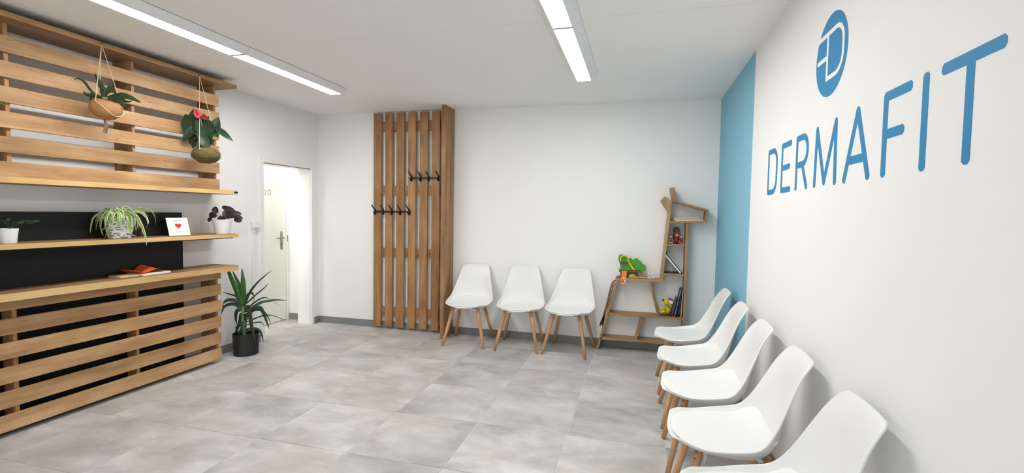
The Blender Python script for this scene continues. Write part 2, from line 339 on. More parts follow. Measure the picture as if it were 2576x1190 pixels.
SPIDER = [([(0.034,0.01,0.021),(-0.046,-0.024,0.035),(-0.115,-0.053,0.009),(-0.143,-0.073,-0.049),(-0.13,-0.081,-0.111)],0.0165),([(0.034,0.01,0.026),(-0.097,0.013,0.059),(-0.191,0.014,0.052),(-0.282,0.011,0.001)],0.0165),([(0.034,0.01,0.021),(-0.09,-0.017,0.015),(-0.165,-0.033,-0.006),(-0.201,-0.041,-0.065)],0.0165),([(0.034,0.01,0.017),(-0.07,0.015,0.01),(-0.107,0.026,-0.055),(-0.123,0.041,-0.125)],0.0195),([(0.034,0.01,0.017),(-0.037,0.015,0.015),(-0.073,0.021,-0.029),(-0.068,0.034,-0.104),(-0.074,0.045,-0.149)],0.0214),([(0.034,0.01,0.017),(0.005,0.003,0.011),(0.013,0.003,-0.032),(0.023,0.005,-0.061)],0.0165),([(0.053,0.015,0.017),(0.125,0.028,0.018),(0.14,0.025,-0.035),(0.136,0.017,-0.098),(0.122,0.007,-0.137)],0.0195),([(0.053,0.015,0.022),(0.122,0.04,0.023),(0.166,0.053,-0.045),(0.197,0.061,-0.137),(0.203,0.064,-0.201)],0.0253),([(0.053,0.015,0.022),(0.134,0.03,0.018),(0.19,0.037,-0.058),(0.201,0.031,-0.145)],0.0156),([(0.053,0.015,0.027),(0.178,0.026,0.043),(0.247,0.025,0.011),(0.282,0.017,-0.032),(0.285,0.001,-0.07)],0.0165),([(0.053,0.015,0.027),(0.164,0.033,0.065),(0.253,0.046,0.059),(0.305,0.048,0.011),(0.321,0.041,-0.051)],0.0117),([(0.053,0.015,0.027),(0.129,0.073,0.048),(0.171,0.11,0.009)],0.0146),([(0.053,0.015,0.027),(0.128,-0.003,0.061),(0.19,-0.017,0.038),(0.254,-0.028,0.001)],0.0146),([(0.043,0.013,0.026),(0.053,-0.022,0.065),(0.046,-0.053,0.06),(0.046,-0.081,0.021)],0.0175),([(0.043,0.013,0.026),(0.05,0.028,0.071),(0.071,0.041,0.066),(0.084,0.049,0.022)],0.0175),([(0.053,0.015,0.017),(0.12,0.017,0.008),(0.13,0.005,-0.059),(0.149,-0.003,-0.116),(0.196,-0.001,-0.13)],0.0175),([(0.029,0.009,0.017),(-0.091,-0.02,0.01),(-0.108,-0.026,-0.064),(-0.087,-0.022,-0.134)],0.0165),([(0.034,0.01,0.017),(-0.058,-0.016,0.025),(-0.111,-0.034,-0.015),(-0.126,-0.044,-0.093)],0.0136),([(0.034,0.01,0.017),(0.028,-0.003,0.06),(0.056,-0.005,0.075),(0.094,-0.005,0.056)],0.0146),([(0.034,0.01,0.017),(-0.065,0.025,-0.005),(-0.072,0.052,-0.075),(-0.093,0.074,-0.101)],0.0165)]
ANTHLEAF = [((-0.109,-0.067,0.114),0.1562,0.1103,-95),((-0.222,-0.064,0.141),0.1746,0.0735,-125),((0.041,-0.029,0.063),0.1746,0.1103,-75),((-0.045,0.015,0.15),0.1195,0.1011,-110),((-0.064,-0.04,0.195),0.1195,0.1011,100),((0.1,0.013,0.154),0.1103,0.0735,70),((0.045,0.053,0.099),0.1011,0.0735,-60),((-0.079,-0.044,0.045),0.1286,0.0827,-120),((-0.139,-0.028,-0.001),0.1011,0.0551,-110),((-0.097,0.034,0.016),0.1286,0.0735,-80),((0.051,-0.045,-0.012),0.1011,0.0643,-70),((-0.129,-0.095,0.047),0.1195,0.0551,-130),((0.197,0.015,0.059),0.1378,0.0413,-30),((-0.1,0.017,0.101),0.1378,0.1011,-90),((0.007,0.025,0.127),0.1103,0.0827,-60),((-0.089,-0.054,0.152),0.1103,0.0827,170),((-0.015,-0.031,-0.054),0.0827,0.0459,-90)]
ANTHFLOWER = [((-0.043,-0.02,0.231),0.0689,0.0551,130),((-0.001,0.007,0.199),0.0919,0.0505,-25)]
DARKLEAF = [((-0.023,-0.05,0.07),0.0505,0.0432,120),((-0.102,-0.005,0.024),0.0577,0.0396,170),((-0.143,0.003,-0.016),0.0396,0.0252,-130),((-0.05,0.033,-0.017),0.0577,0.0396,-80),((0.025,0.035,0.086),0.0901,0.0324,170),((0.004,0.05,0.035),0.0685,0.0577,100),((0.154,-0.007,0.048),0.0757,0.027,-10),((0.105,0.007,0.022),0.0613,0.0324,20),((0.107,0.077,0.013),0.0577,0.0216,-30),((0.11,0.057,-0.013),0.0613,0.036,-20),((0.033,0.0,0.013),0.0432,0.0288,60)]
TREE= [(-0.1957, 0.9636), (-0.1833, 0.9911), (-0.1572, 0.9984), (-0.1263, 0.9861), (-0.0908, 0.9587), (-0.0737, 0.9666), (-0.0559, 0.9512), (-0.0427, 0.9428), (-0.0345, 0.9592), (-0.0088, 0.9638), (0.0132, 0.945), (0.035, 0.9326), (0.0486, 0.9064), (0.0745, 0.8986), (0.0876, 0.8574), (0.0763, 0.8364), (0.051, 0.8218), (0.025, 0.8296), (0.016, 0.847), (-0.1747, 0.8338), (-0.1668, 0.8657), (-0.1811, 0.9101), (-0.1906, 0.9368)]

# ================================================================== ROOM SHELL
XL = XD - .12
fl = struct(MB().box(XL, XR + .1, YF - .1, YB + .2, -.08, -.0025).build('floor', GROUT))
J = .0021
def tile_mesh(x0, x1, y0, y1):
    cx, cy = (x0 + x1)/2, (y0 + y1)/2
    hx, hy = (x1 - x0)/2 - J, (y1 - y0)/2 - J; c = .0012
    b = MB(); b.add([(-hx, -hy, -.012), (hx, -hy, -.012), (hx, hy, -.012), (-hx, hy, -.012), (-hx, -hy, -c), (hx, -hy, -c), (hx, hy, -c), (-hx, hy, -c),
                     (-hx + c, -hy + c, 0), (hx - c, -hy + c, 0), (hx - c, hy - c, 0), (-hx + c, hy - c, 0)],
                    [(0, 1, 5, 4), (1, 2, 6, 5), (2, 3, 7, 6), (3, 0, 4, 7), (4, 5, 9, 8), (5, 6, 10, 9), (6, 7, 11, 10), (7, 4, 8, 11), (8, 9, 10, 11)])
    return b.mesh('tile', TILE), (cx, cy, 0)
full = None
for i in range(-8, 4):
    for j in range(-10, 6):
        x0, y0 = GX0 + i*T, GY0 + j*T; x1, y1 = x0 + T, y0 + T
        a0, a1, b0, b1 = max(x0, XD - .02), min(x1, XR), max(y0, YF), min(y1, YB + .03)
        if a1 - a0 < .02 or b1 - b0 < .02: continue
        if (a0, a1, b0, b1) == (x0, x1, y0, y1):
            if full is None: full = tile_mesh(x0, x1, y0, y1)[0]
            me, loc = full, ((x0 + x1)/2, (y0 + y1)/2, 0)
        else: me, loc = tile_mesh(a0, a1, b0, b1)
        o = bpy.data.objects.new('tile', me); COL.objects.link(o); o.parent = fl; o.location = loc

ce = struct(MB().box(XL, XR + .1, YF - .1, YB + .2, CEIL + .006, CEIL + .1).build('ceiling', CEILM))
seams = [YF, -.4, .9, 2.17, 2.93, YB]
for a, b in zip(seams[:-1], seams[1:]):
    MB().box(XL + .01, XR, a + .0015, b - .0015, CEIL, CEIL + .012).build('panel', CEILM, ce)

struct(MB().box(XW - .19, XR + .1, YB, YB + .15, 0, CEIL + .02).build('wall_back', WALL))
WX0, WX1, WZ0, WZ1 = -3.5, 0, .12, 2.42     # wide unseen window, added behind the camera for soft fill light
struct(MB().box(XL, WX0, YF - .1, YF, 0, CEIL + .02).box(WX1, XR + .1, YF - .1, YF, 0, CEIL + .02).box(WX0, WX1, YF - .1, YF, 0, WZ0).box(WX0, WX1, YF - .1, YF, WZ1, CEIL + .02).build('wall_front', WALL))
w1 = bpy.data.objects.new('fill_window_1', None); COL.objects.link(w1); struct(w1); w1.location = (-1.55, YF, WZ0); O = tuple(w1.location)
for x in (WX0, -2.35, -1.2, WX1 - .05): MB(O).box(x, x + .05, YF - .08, YF - .02, WZ0, WZ1).build('mullion', TRIMW, w1)
for z in (WZ0, WZ1 - .05): MB(O).box(WX0 + .05, WX1 - .05, YF - .078, YF - .022, z, z + .05).build('rail', TRIMW, w1)
for a, b in ((WX0 + .05, -2.35), (-2.3, -1.2), (-1.15, WX1 - .05)): MB(O).box(a, b, YF - .053, YF - .047, WZ0 + .05, WZ1 - .05).build('pane', GLASS, w1)
DY0, DY1, DZ = 4.278, 5.058, 1.905
wl = MB()
wl.box(XW - .18, XW, YF, DY0, 0, CEIL + .02).box(XW - .18, XW, DY1, YB, 0, CEIL + .02).box(XW - .18, XW, DY0, DY1, DZ, CEIL + .02)
struct(wl.build('wall_left', WALL))
# right wall: white paint with a blue painted field near the far corner
YBL = 3.74
wr = MB(); wr.box(XR, XR + .1, YF, YBL, 0, CEIL + .02); wr.mi = 1; wr.box(XR, XR + .1, YBL, YB + .1, 0, CEIL + .02)
struct(wr.build('wall_right', [WALL, BLUE]))
# small lobby behind the left doorway
struct(MB().box(XL, XD, 3.0, YB + .15, 0, CEIL + .02).build('wall_lobby_side', WALL))
struct(MB().box(XL, XW - .17, YB + .03, YB + .15, 0, CEIL + .02).build('wall_lobby_end', WALL))
struct(MB().box(XL, XW - .17, 2.9, 3.0, 0, CEIL + .02).build('wall_lobby_near', WALL))

def skirting(name, segs):
    """segs: (axis, fixed, side, a, b): 8 cm tile skirting in 60 cm pieces"""
    root = None
    for ax, fx, sd, a, b in segs:
        g = MB()
        def bb(m, p, q, d0, d1, z0, z1):
            lo, hi = sorted((fx + sd*d0, fx + sd*d1))
            return m.box(p, q, lo, hi, z0, z1) if ax == 'x' else m.box(lo, hi, p, q, z0, z1)
        bb(g, a, b, .0, .006, 0, .077); r = g.build(name, GROUT)
        if root is None: root = struct(r)
        else: r.parent = root
        k0 = GX0 if ax == 'x' else GY0
        k = math.floor((a - k0)/T); e = a
        while e < b - .004:
            n = min(b, k0 + (k + 1)*T)
            if n - e > .01: bb(MB(), e + .001, n - .001, .003, .011, 0.0004, .08).build('tile', SKIRT, root)
            e = n; k += 1
skirting('baseboard_back', [('x', YB, -1, XW + .012, XR - .012)])
skirting('baseboard_left', [('y', XW, 1, YF, 4.222), ('y', XW, 1, 5.1, YB)])
skirting('baseboard_right', [('y', XR, -1, YF, YB)])
skirting('baseboard_lobby', [('x', YB + .03, -1, XD + .002, XW - .181)])

# door frame in the left wall
d1 = bpy.data.objects.new('door_1', None); COL.objects.link(d1); struct(d1); d1.location = (XW, (DY0 + DY1)/2, 0)
O = tuple(d1.location)
def fr(name, *a, bev=.003): return MB(O).box(*a).build(name, TRIMW, d1, bevel=bev)
fr('casing', XW - .01, XW + .014, DY0 - .052, DY0 + .004, 0, DZ + .064)
fr('casing', XW - .01, XW + .014, DY1 - .004, DY1 + .036, 0, DZ + .064)
fr('casing', XW - .01, XW + .0135, DY0 + .004, DY1 - .004, DZ - .004, DZ + .0635)
fr('jamb', XW - .19, XW - .01, DY0 - .01, DY0 + .008, 0, DZ)
fr('jamb', XW - .19, XW - .01, DY1 - .008, DY1 + .01, 0, DZ)
fr('lintel', XW - .19, XW - .01, DY0 + .008, DY1 - .008, DZ - .009, DZ + .01)
MB(O).box(XW - .012, XW - .006, DY0 + .008, DY1 - .008, DZ - .012, DZ - .009).build('seal', BLACKM, d1)
# white door in the lobby
d2 = bpy.data.objects.new('door_2', None); COL.objects.link(d2); struct(d2); d2.location = (XD, 4.8, 0); O = tuple(d2.location)
MB(O).box(XD, XD + .022, 4.38, 5.186, .006, 1.955).build('leaf', DOORW, d2, bevel=.003)
MB(O).box(XD, XD + .032, 5.19, 5.228, 0, 2.0).build('frame', TRIMW, d2, bevel=.003)
MB(O).box(XD, XD + .03, 4.3, 5.19, 1.958, 2.01).build('frame', TRIMW, d2, bevel=.003)
MB(O).box(XD, XD + .032, 4.33, 4.378, 0, 1.958).build('frame', TRIMW, d2, bevel=.003)
hx = XD + .022
hp = MB(O); poly = []
for k in range(24):
    q = 2*math.pi*k/24; poly.append((5.101 + .02*math.cos(q), (1.115 if math.sin(q) >= 0 else .92) + .02*math.sin(q)))
hp.prism(poly, lambda u, v, d: (hx + d, u, v), 0, .007)
plate = hp.build('handle_plate', STEEL, d2, bevel=.002)
MB(O).tube([(hx + .005, 5.101, 1.05), (hx + .045, 5.101, 1.05), (hx + .05, 5.09, 1.05), (hx + .05, 4.965, 1.053)], [.009, .009, .009, .008], 10).build('lever', STEEL, plate, smooth=True)
MB(O).box(hx + .006, hx + .0085, 5.096, 5.106, .955, .985).build('keyhole', BLACKM, plate)
MB(O).box(XD + .03, XD + .034, 5.194, 5.204, 1.0, 1.08).build('strike', BLACKM, d2)
def strokes(m, paths, fn, wd, d0, d1):
    """paths of 2D points drawn as flat strokes: rounded joints, nearly square ends"""
    for pth in paths:
        n = len(pth); loop = (Vector(pth[0]) - Vector(pth[-1])).length < 1e-6
        for i in range(n - 1):
            p, q = Vector(pth[i]), Vector(pth[i + 1]); d = (q - p).normalized(); nn = Vector((-d.y, d.x))*wd/2; e = d*wd/2; c = .28
            poly = []
            if i == 0 and not loop: poly += [p - e*(1 - c*2) + nn, p - e + nn*(1 - c*2), p - e - nn*(1 - c*2), p - e*(1 - c*2) - nn]
            else: poly += [p + nn, p - nn]
            if i == n - 2 and not loop: poly += [q + e*(1 - c*2) - nn, q + e - nn*(1 - c*2), q + e + nn*(1 - c*2), q + e*(1 - c*2) + nn]
            else: poly += [q - nn, q + nn]
            strokes.k += 1; m.prism([tuple(v) for v in poly], fn, d0, d1 + .00001*(strokes.k % 23))
        for k, p in enumerate(pth):
            if not loop and k in (0, n - 1): continue
            r = wd/2; m.prism([(p[0] + r*math.cos(math.pi*j/7), p[1] + r*math.sin(math.pi*j/7)) for j in range(14)], fn, d0, d1 - .000008*(1 + k))
    return m
strokes.k = 0
def arc(cx, cy, rx, ry, a0, a1, n=10):
    return [(cx + rx*math.cos(math.radians(a0 + (a1 - a0)*i/n)), cy + ry*math.sin(math.radians(a0 + (a1 - a0)*i/n))) for i in range(n + 1)]
fnD = lambda u, v, d: (hx + d, u, v)
# door lettering reads left to right with growing y
Dp = [[(4.885, 1.58), (4.885, 1.637), (4.903, 1.637)] + arc(4.903, 1.6085, .028, .0285, 90, -90) + [(4.885, 1.58)]]
Op = [arc(4.82, 1.6085, .03, .0285, 0, 360, 18)]
strokes(MB(O), Op, fnD, .007, 0, .001).build('letter', GREYINK, d2)
strokes(MB(O), Dp, fnD, .007, 0, .001).build('letter', GREYINK, d2)

# light switch with trunking
sw = thing('light_switch', (XW, 4.15, 0), 'white double light switch with cable trunking beside the door', 'switch'); O = tuple(sw.location)
MB(O).box(XW, XW + .045, 4.103, 4.183, 1.205, 1.283).build('housing', TRIMW, sw, bevel=.004)
MB(O).box(XW + .045, XW + .053, 4.111, 4.175, 1.213, 1.275).build('rocker', WMETAL, sw, bevel=.003)
MB(O).box(XW, XW + .03, 4.108, 4.146, 1.165, 1.206).build('cable_entry', TRIMW, sw, bevel=.002)
MB(O).box(XW, XW + .022, 4.11, 4.144, .085, 1.166).build('trunking', TRIMW, sw, bevel=.002)

# ================================================================== CEILING LIGHTS
def lamp(x, y0, y1, label, group=None, mat=None):
    t = thing('ceiling_light', (x, (y0 + y1)/2, CEIL), label, 'ceiling light', group=group); O = tuple(t.location)
    zb = CEIL - .05
    fn = lambda u, v, d: (x + u, d, v)
    hw = .11; dw = .057
    h = MB(O).prism([(-hw, CEIL - .004), (-dw - .004, zb), (-dw, zb), (-dw, zb + .006), (dw, zb + .006), (dw, zb), (dw + .004, zb), (hw, CEIL - .004)], fn, y0, y1)
    h.build('housing', WMETAL, t)
    MB(O).box(x - hw + .015, x + hw - .015, y0 + .03, y1 - .03, CEIL - .0045, CEIL - .0002).build('shadow_gap_strip', BLACKM, t)  # black strip that paints the shadow line between housing and ceiling
    MB(O).box(x - dw + .001, x + dw - .001, y0 + .012, y1 - .012, zb + .0005, zb + .005).build('diffuser', mat or LAMPM, t)
    for a, b in ((y0, y0 + .0125), (y1 - .0125, y1)): MB(O).box(x - dw - .003, x + dw + .003, a, b, zb - .0012, zb + .004).build('end_cap', LAMPCAP, t)
    return t
LY = [(2.93, 4.115), (1.742, 2.926)]
lamp(-2.85, *LY[0], 'lit strip ceiling light nearest the doorway, in the row over the slatted counter')
lamp(-2.85, *LY[1], 'lit strip ceiling light cut by the top edge, in the row over the slatted counter')
lamp(-.475, *LY[0], 'lit strip ceiling light ending above the back wall chairs, right row')
lamp(-.475, *LY[1], 'lit strip ceiling light cut by the top edge, in the right row')
lamp(-4.195, 3.2, 4.6, mat=LAMPL, label='lit strip ceiling light hidden inside the lobby behind the doorway')

# ================================================================== RECEPTION WALL
XS = -3.66; XF = -3.56; YE = 3.645; YS = 3.545; Y0 = -.15
WB = XW + .001
PY = [3.508, 2.79, 2.045, 1.32, .6, -.1]
XP = -3.775       # front face of the black backing
lf = thing('slatted_counter_front', (XS, 1.7, 0), 'lower oak slatted counter front standing on the floor', 'counter'); O = tuple(lf.location)
for z0, z1 in ((.034, .133), (.176, .277), (.325, .424), (.475, .573), (.622, .72), (.77, .838)):
    MB(O).box(XS - .02, XS, Y0, YS, z0, z1).build('slat', OAK_Y, lf, bevel=.0015)
for k, y in enumerate(PY):
    MB(O).box((WB + .012) if k == 0 else XP + .0005, XS - .0202, y, y + .022, .034, .838).build('post', OAK_Z, lf, bevel=.001)
def board(name, z0, z1, label, edge=None, xb=WB):
    o = MB((XF, 1.7, z0)).box(xb, XF - .0015, Y0, YE, z0, z1).build(name, OAK_TOP, bevel=.001)
    MB((XF, 1.7, z0)).box(XF - .0014, XF, Y0, YE, z0 + .0006, z1 - .0006).build('edge_band', edge or OAK_EDGE, o); return o
ct = board('countertop', .8385, .886, ''); tag(ct, 'long oak countertop over the lower slatted front', 'countertop')
ms = board('wall_shelf', 1.144, 1.176, ''); tag(ms, 'middle oak wall shelf holding the potted plants and heart card', 'shelf')
MB((XF, 1.7, 1.144)).box(XF - .05, XF - .02, Y0, YE - .04, 1.136, 1.1438).build('light_strip', BLACKM, ms)
us = board('wall_shelf', 1.535, 1.57, ''); tag(us, 'upper oak board carrying the hanging-plant slat screen', 'shelf')
el = MB((XF, 1.7, 1.535)); el.prism([(3.622 + .022*math.cos(math.pi*k/12), 1.5535 + .0085*math.sin(math.pi*k/12)) for k in range(24)], lambda u, v, d: (XF + d, u, v), .0002, .002)
el.build('badge', BLACKM, us)
tb = board('ceiling_board', 2.489, 2.523, '', OAK_Y); tag(tb, 'oak board just under the ceiling from which plants hang', 'board')
uf = thing('slatted_screen', (XS, 1.7, 1.5702), 'upper oak slatted screen behind the hanging plants', 'screen'); O = tuple(uf.location)
for z0, z1 in ((1.5705, 1.666), (1.718, 1.814), (1.866, 1.962), (2.015, 2.111), (2.164, 2.26), (2.313, 2.409)):
    MB(O).box(XS - .02, XS, Y0, YS, z0, z1).build('slat', OAK_Y, uf, bevel=.0015)
for y in PY:
    MB(O).box(WB, XS - .0202, y, y + .022, 1.5705, 2.4888).build('post', OAK_Z, uf, bevel=.001)
BE = 3.272
for z0, z1, lb, ye in ((.0005, .838, 'black backing panel behind the lower slats', BE), (.8865, 1.1355, 'black backing panel between countertop and middle shelf', BE), (1.1765, 1.365, 'black backing panel behind the plants on the middle shelf', BE - .003)):
    o = MB((XP, 1.6, z0)).box(WB + .013, XP, Y0, ye, z0, z1).build('backing_panel', BLACKB, bevel=.002); tag(o, lb, 'panel')

# ================================================================== COAT RACK
RX0, RX1, RY = -3.06, -2.215, 5.14
rk = thing('coat_rack', (-2.6, YB, 0), 'tall oak slatted coat rack with a deep side panel', 'coat rack'); O = tuple(rk.location)
for x0, x1 in ((-3.06, -2.958), (-2.907, -2.813), (-2.765, -2.662), (-2.613, -2.514), (-2.466, -2.366), (-2.316, -2.216)):
    MB(O).box(x0, x1, RY, RY + .022, .028, 2.553).build('slat', OAK_Z, rk, bevel=.0015)
for z0, z1 in ((2.343, 2.455), (1.6, 1.706), (.863, .968), (.15, .258)):
    MB(O).box(-3.045, -2.1005, RY + .0222, YB - .001, z0, z1).build('batten', OAK_X, rk, bevel=.001)
MB(O).box(-2.1, -2.058, 4.918, YB - .012, .0006, 2.566).build('side_panel', OAK_Z, rk, bevel=.002)
def hook_rail(x0, x1, z, xs):
    r = MB(O).box(x0, x1, RY - .012, RY - .0003, z - .011, z + .011).build('hook_rail', BLACKM, rk, bevel=.002)
    for x in xs:
        MB(O).tube([(x, RY - .008, z - .03), (x, RY - .022, z - .034), (x, RY - .042, z - .02), (x, RY - .046, z)], .007, 8).tube(
            [(x, RY - .012, z - .03), (x, RY - .012, z + .02), (x, RY - .035, z + .035), (x - .004, RY - .06, z + .055), (x - .012, RY - .068, z + .078)], [.009, .009, .008, .007, .008], 8).build('hook', BLACKM, r, smooth=True)
hook_rail(-2.575, -2.202, 1.793, (-2.562, -2.447, -2.343, -2.224))
hook_rail(-3.042, -2.572, 1.4, (-3.03, -2.918, -2.81, -2.702, -2.588))

# ================================================================== CHAIRS
# rows: centre y, centre z, half width, edge lift, edge shift along the profile
PROF = [(-.262, .421, .147, .004, .032), (-.256, .427, .180, .010, .054), (-.238, .429, .207, .019, .075), (-.198, .423, .228, .032, .082), (-.128, .410, .240, .048, .066), (-.045, .400, .246, .060, .038),
        (.03, .397, .247, .066, .016), (.085, .407, .245, .066, .004), (.125, .430, .241, .064, 0), (.155, .468, .233, .057, 0), (.178, .520, .221, .048, 0), (.195, .575, .207, .039, 0),
        (.210, .630, .193, .030, 0), (.224, .685, .179, .021, 0), (.238, .735, .167, .012, 0), (.253, .775, .157, .004, 0), (.268, .803, .149, -.002, 0), (.281, .819, .140, -.004, -.002), (.293, .829, .122, -.005, -.005)]
def shell_rows(rows, shrink=0, off=0, dome=0, ex=3.8, lip=0):
    m = MB(); k = len(rows); n = 19
    for i, (y, z, hw, lift, bow) in enumerate(rows):
        a, b = rows[max(i - 1, 0)], rows[min(i + 1, k - 1)]
        t = Vector((0, b[0] - a[0], b[1] - a[1])).normalized(); nn = Vector((0, -t.z, t.y))
        for j in range(n):
            u = math.sin(math.pi/2*(2*j/(n - 1) - 1)); hw2 = hw - shrink
            uu = u*hw2/hw
            of = off[i] if isinstance(off, list) else off
            dm = dome[i] if isinstance(dome, list) else dome
            p = Vector((u*hw2, y, z)) + nn*(lift*abs(uu)**(ex if not lip else 7.5 - 4.5*max(0, min(1, (z - .44)/.12))) + of + dm*(1 - abs(u)**4)) + t*(bow*uu*uu)
            m.v.append(tuple(p))
            if lip and j in (0, n - 1):
                q = p + Vector((math.copysign(lip, u), 0, 0)) - nn*lip*.45
                m.v.append(tuple(q))
                if j == 0: m.v[-1], m.v[-2] = m.v[-2], m.v[-1]
    if lip: n += 2
    for i in range(k - 1):
        for j in range(n - 1): m.f.append((i*n + j, i*n + j + 1, (i + 1)*n + j + 1, (i + 1)*n + j)); m.m.append(0)
    return m
def make_chair():
    t = thing('shell_chair', (0, 0, 0), '', 'chair')
    sh = shell_rows(PROF, lip=.007).build('shell', WPLAST, t, smooth=True)
    s = sh.modifiers.new('solid', 'SOLIDIFY'); s.thickness = .009; s.offset = -1
    d = sh.modifiers.new('sub', 'SUBSURF'); d.levels = 1; d.render_levels = 2
    rows = [(-.246, .4285, .160, .008, .05), (-.239, .429, .193, .014, .068)] + [(a_, b_, c_, d_*.72, e_) for a_, b_, c_, d_, e_ in (PROF[i] for i in (3, 4, 5, 6, 7, 8, 9))] + [(.168, .495, .233, .037, 0)]
    cu = shell_rows(rows, .017, [.003]*7 + [.002, .0, -.006], [.002, .007, .013, .021, .028, .031, .028, .019, .009, .0], 3.0).build('seat_pad', WPAD, t, smooth=True)
    s = cu.modifiers.new('solid', 'SOLIDIFY'); s.thickness = .006; s.offset = -1
    d = cu.modifiers.new('sub', 'SUBSURF'); d.levels = 1; d.render_levels = 2
    br = MB()
    br.box(-.075, .075, -.075, .075, .376, .386)
    for sx in (-1, 1):
        for sy in (-1, 1):
            br.obox((sx*.09, sy*.09, .38), (.11, .034, .012), Matrix.Rotation(math.atan2(sy, sx), 3, 'Z'))
            br.obox((sx*.118, sy*.118, .365), (.006, .036, .06), Matrix.Rotation(math.atan2(sy, sx), 3, 'Z') @ Matrix.Rotation(math.radians(-16), 3, 'Y'))
    br.box(-.05, .05, -.05, .05, .385, .391)
    br.build('bracket', WMETAL, t, bevel=.001)
    for sx in (-1, 1):
        for sy in (-1, 1):
            a = Vector((sx*.13, sy*.13, (.41 if sy < 0 else .4))); b = Vector((sx*.222, sy*.222, .0002))
            lg = MB().tube([a, a.lerp(b, .2), a.lerp(b, .6), b], [.0175, .019, .017, .0135], 12).build('leg', LEGW, t, smooth=True)
            out = Vector((sx, sy, .45)).normalized()
            for f_ in (.06, .13):
                c = a.lerp(b, f_) + out*.018
                MB().tube([c - out*.003, c + out*.0025], .005, 8).build('screw', STEEL, lg)
    return t
chair0 = make_chair(); used = [False]
def place_chair(x, y, rz, label, group):
    if not used[0]: o = chair0; used[0] = True
    else: o = copy_tree(chair0)
    o.location = (x, y, 0); o.rotation_euler = (0, 0, rz); o['label'] = label; o['category'] = 'chair'; o['group'] = group
rd = math.radians
gb = 'white shell chairs along the back wall'; gr_ = 'white shell chairs along the right wall'
place_chair(-1.752, 4.893, rd(3.5), 'white shell chair beside the coat rack against the back wall', gb)
place_chair(-1.18, 4.893, rd(3), 'white shell chair in the middle of the three at the back wall', gb)
place_chair(-.66, 4.888, rd(-6), 'white shell chair at the back wall beside the giraffe shelf', gb)
for k, (y, x, a) in enumerate(((4.13, .41, 0), (3.5, .41, 0), (2.91, .41, 0), (2.32, .415, 0), (1.73, .42, 0))):
    place_chair(x, y, rd(-90 + a), ('white shell chair in front of the blue wall stripe, furthest in the right row', 'white shell chair second from the far end of the right row', 'white shell chair in the middle of the five along the right wall',
        'white shell chair second nearest in the right row, in front of the cut-off one', 'nearest white shell chair at the right, cut by the bottom edge')[k], gr_)

# ================================================================== WALL LETTERING
sg = thing('wall_lettering', (XR, 2.3, 1.54), 'blue DERMAFIT lettering on the right wall', 'sign'); O = tuple(sg.location)
fnR = lambda u, v, d: (XR - d, u, v)
S = .031; h = S/2; zb, zt = 1.54 + h, 1.813 - h
def letter(paths): strokes(MB(O), paths, fnR, S, .0002, .0009).build('letter', SIGNB, sg)
zm = 1.677
letter([[(3.265, zb), (3.265, zt), (3.17, zt)] + arc(3.17, zt - .065, -.084, .065, 90, 0, 6) + arc(3.17, zb + .065, -.084, .065, 0, -90, 6) + [(3.265, zb)]])
letter([[(2.828, zt), (2.98, zt), (2.98, zb), (2.828, zb)], [(2.98, zm), (2.848, zm)]])
letter([[(2.722, zb), (2.722, zt), (2.63, zt)] + arc(2.63, zt - .066, -.066, .066, 90, -90, 10) + [(2.722, zt - .132)], [(2.635, zt - .132), (2.566, zb)]])
letter([[(2.455, zb), (2.443, zt), (2.34, zb + .005), (2.232, zt), (2.222, zb)]])
letter([[(2.128, zb), (2.03, zt), (1.932, zb)], [(2.096, 1.622), (1.965, 1.622)]])
letter([[(1.823, zb), (1.823, zt), (1.685, zt)], [(1.823, zm), (1.72, zm)]])
letter([[(1.6, zb), (1.6, zt)]])
letter([[(1.413, zb), (1.413, zt)], [(1.514, zt), (1.312, zt)]])
em = thing('wall_emblem', (XR, 2.323, 1.92), 'round blue emblem with white monogram above the wall lettering', 'emblem'); O = tuple(em.location)
MB(O).prism([(2.323 + .172*math.cos(2*math.pi*k/64), 2.09 + .171*math.sin(2*math.pi*k/64)) for k in range(64)], fnR, .0002, .0009).build('disc', SIGNB, em)
mk = [[(2.462, 2.188), (2.27, 2.188)] + arc(2.272, 2.118, -.076, .07, 90, 0, 8) + arc(2.272, 2.068, -.076, .07, 0, -90, 8) + [(2.362, 1.998), (2.362, 2.188)], [(2.47, 2.09), (2.362, 2.09)]]
strokes(MB(O), mk, fnR, .019, .0009, .0014).build('monogram', SIGNW, em)

# ================================================================== PLANTS
RV = Vector((.967, .254, 0)); VN = Vector((.25, -.966, 0))
def jit(v, a): return Vector(v) + Vector((random.uniform(-a, a), random.uniform(-a, a), random.uniform(-a, a)))
def clampx(Q, lim):
    return [Vector((max(q.x, lim(q) if callable(lim) else lim), q.y, q.z)) for q in Q]
def path_lat(P, a=.35):
    d = (Vector(P[-1]) - Vector(P[0])).normalized()
    return jit(d.cross(VN), a) + VN*random.uniform(-a, a)
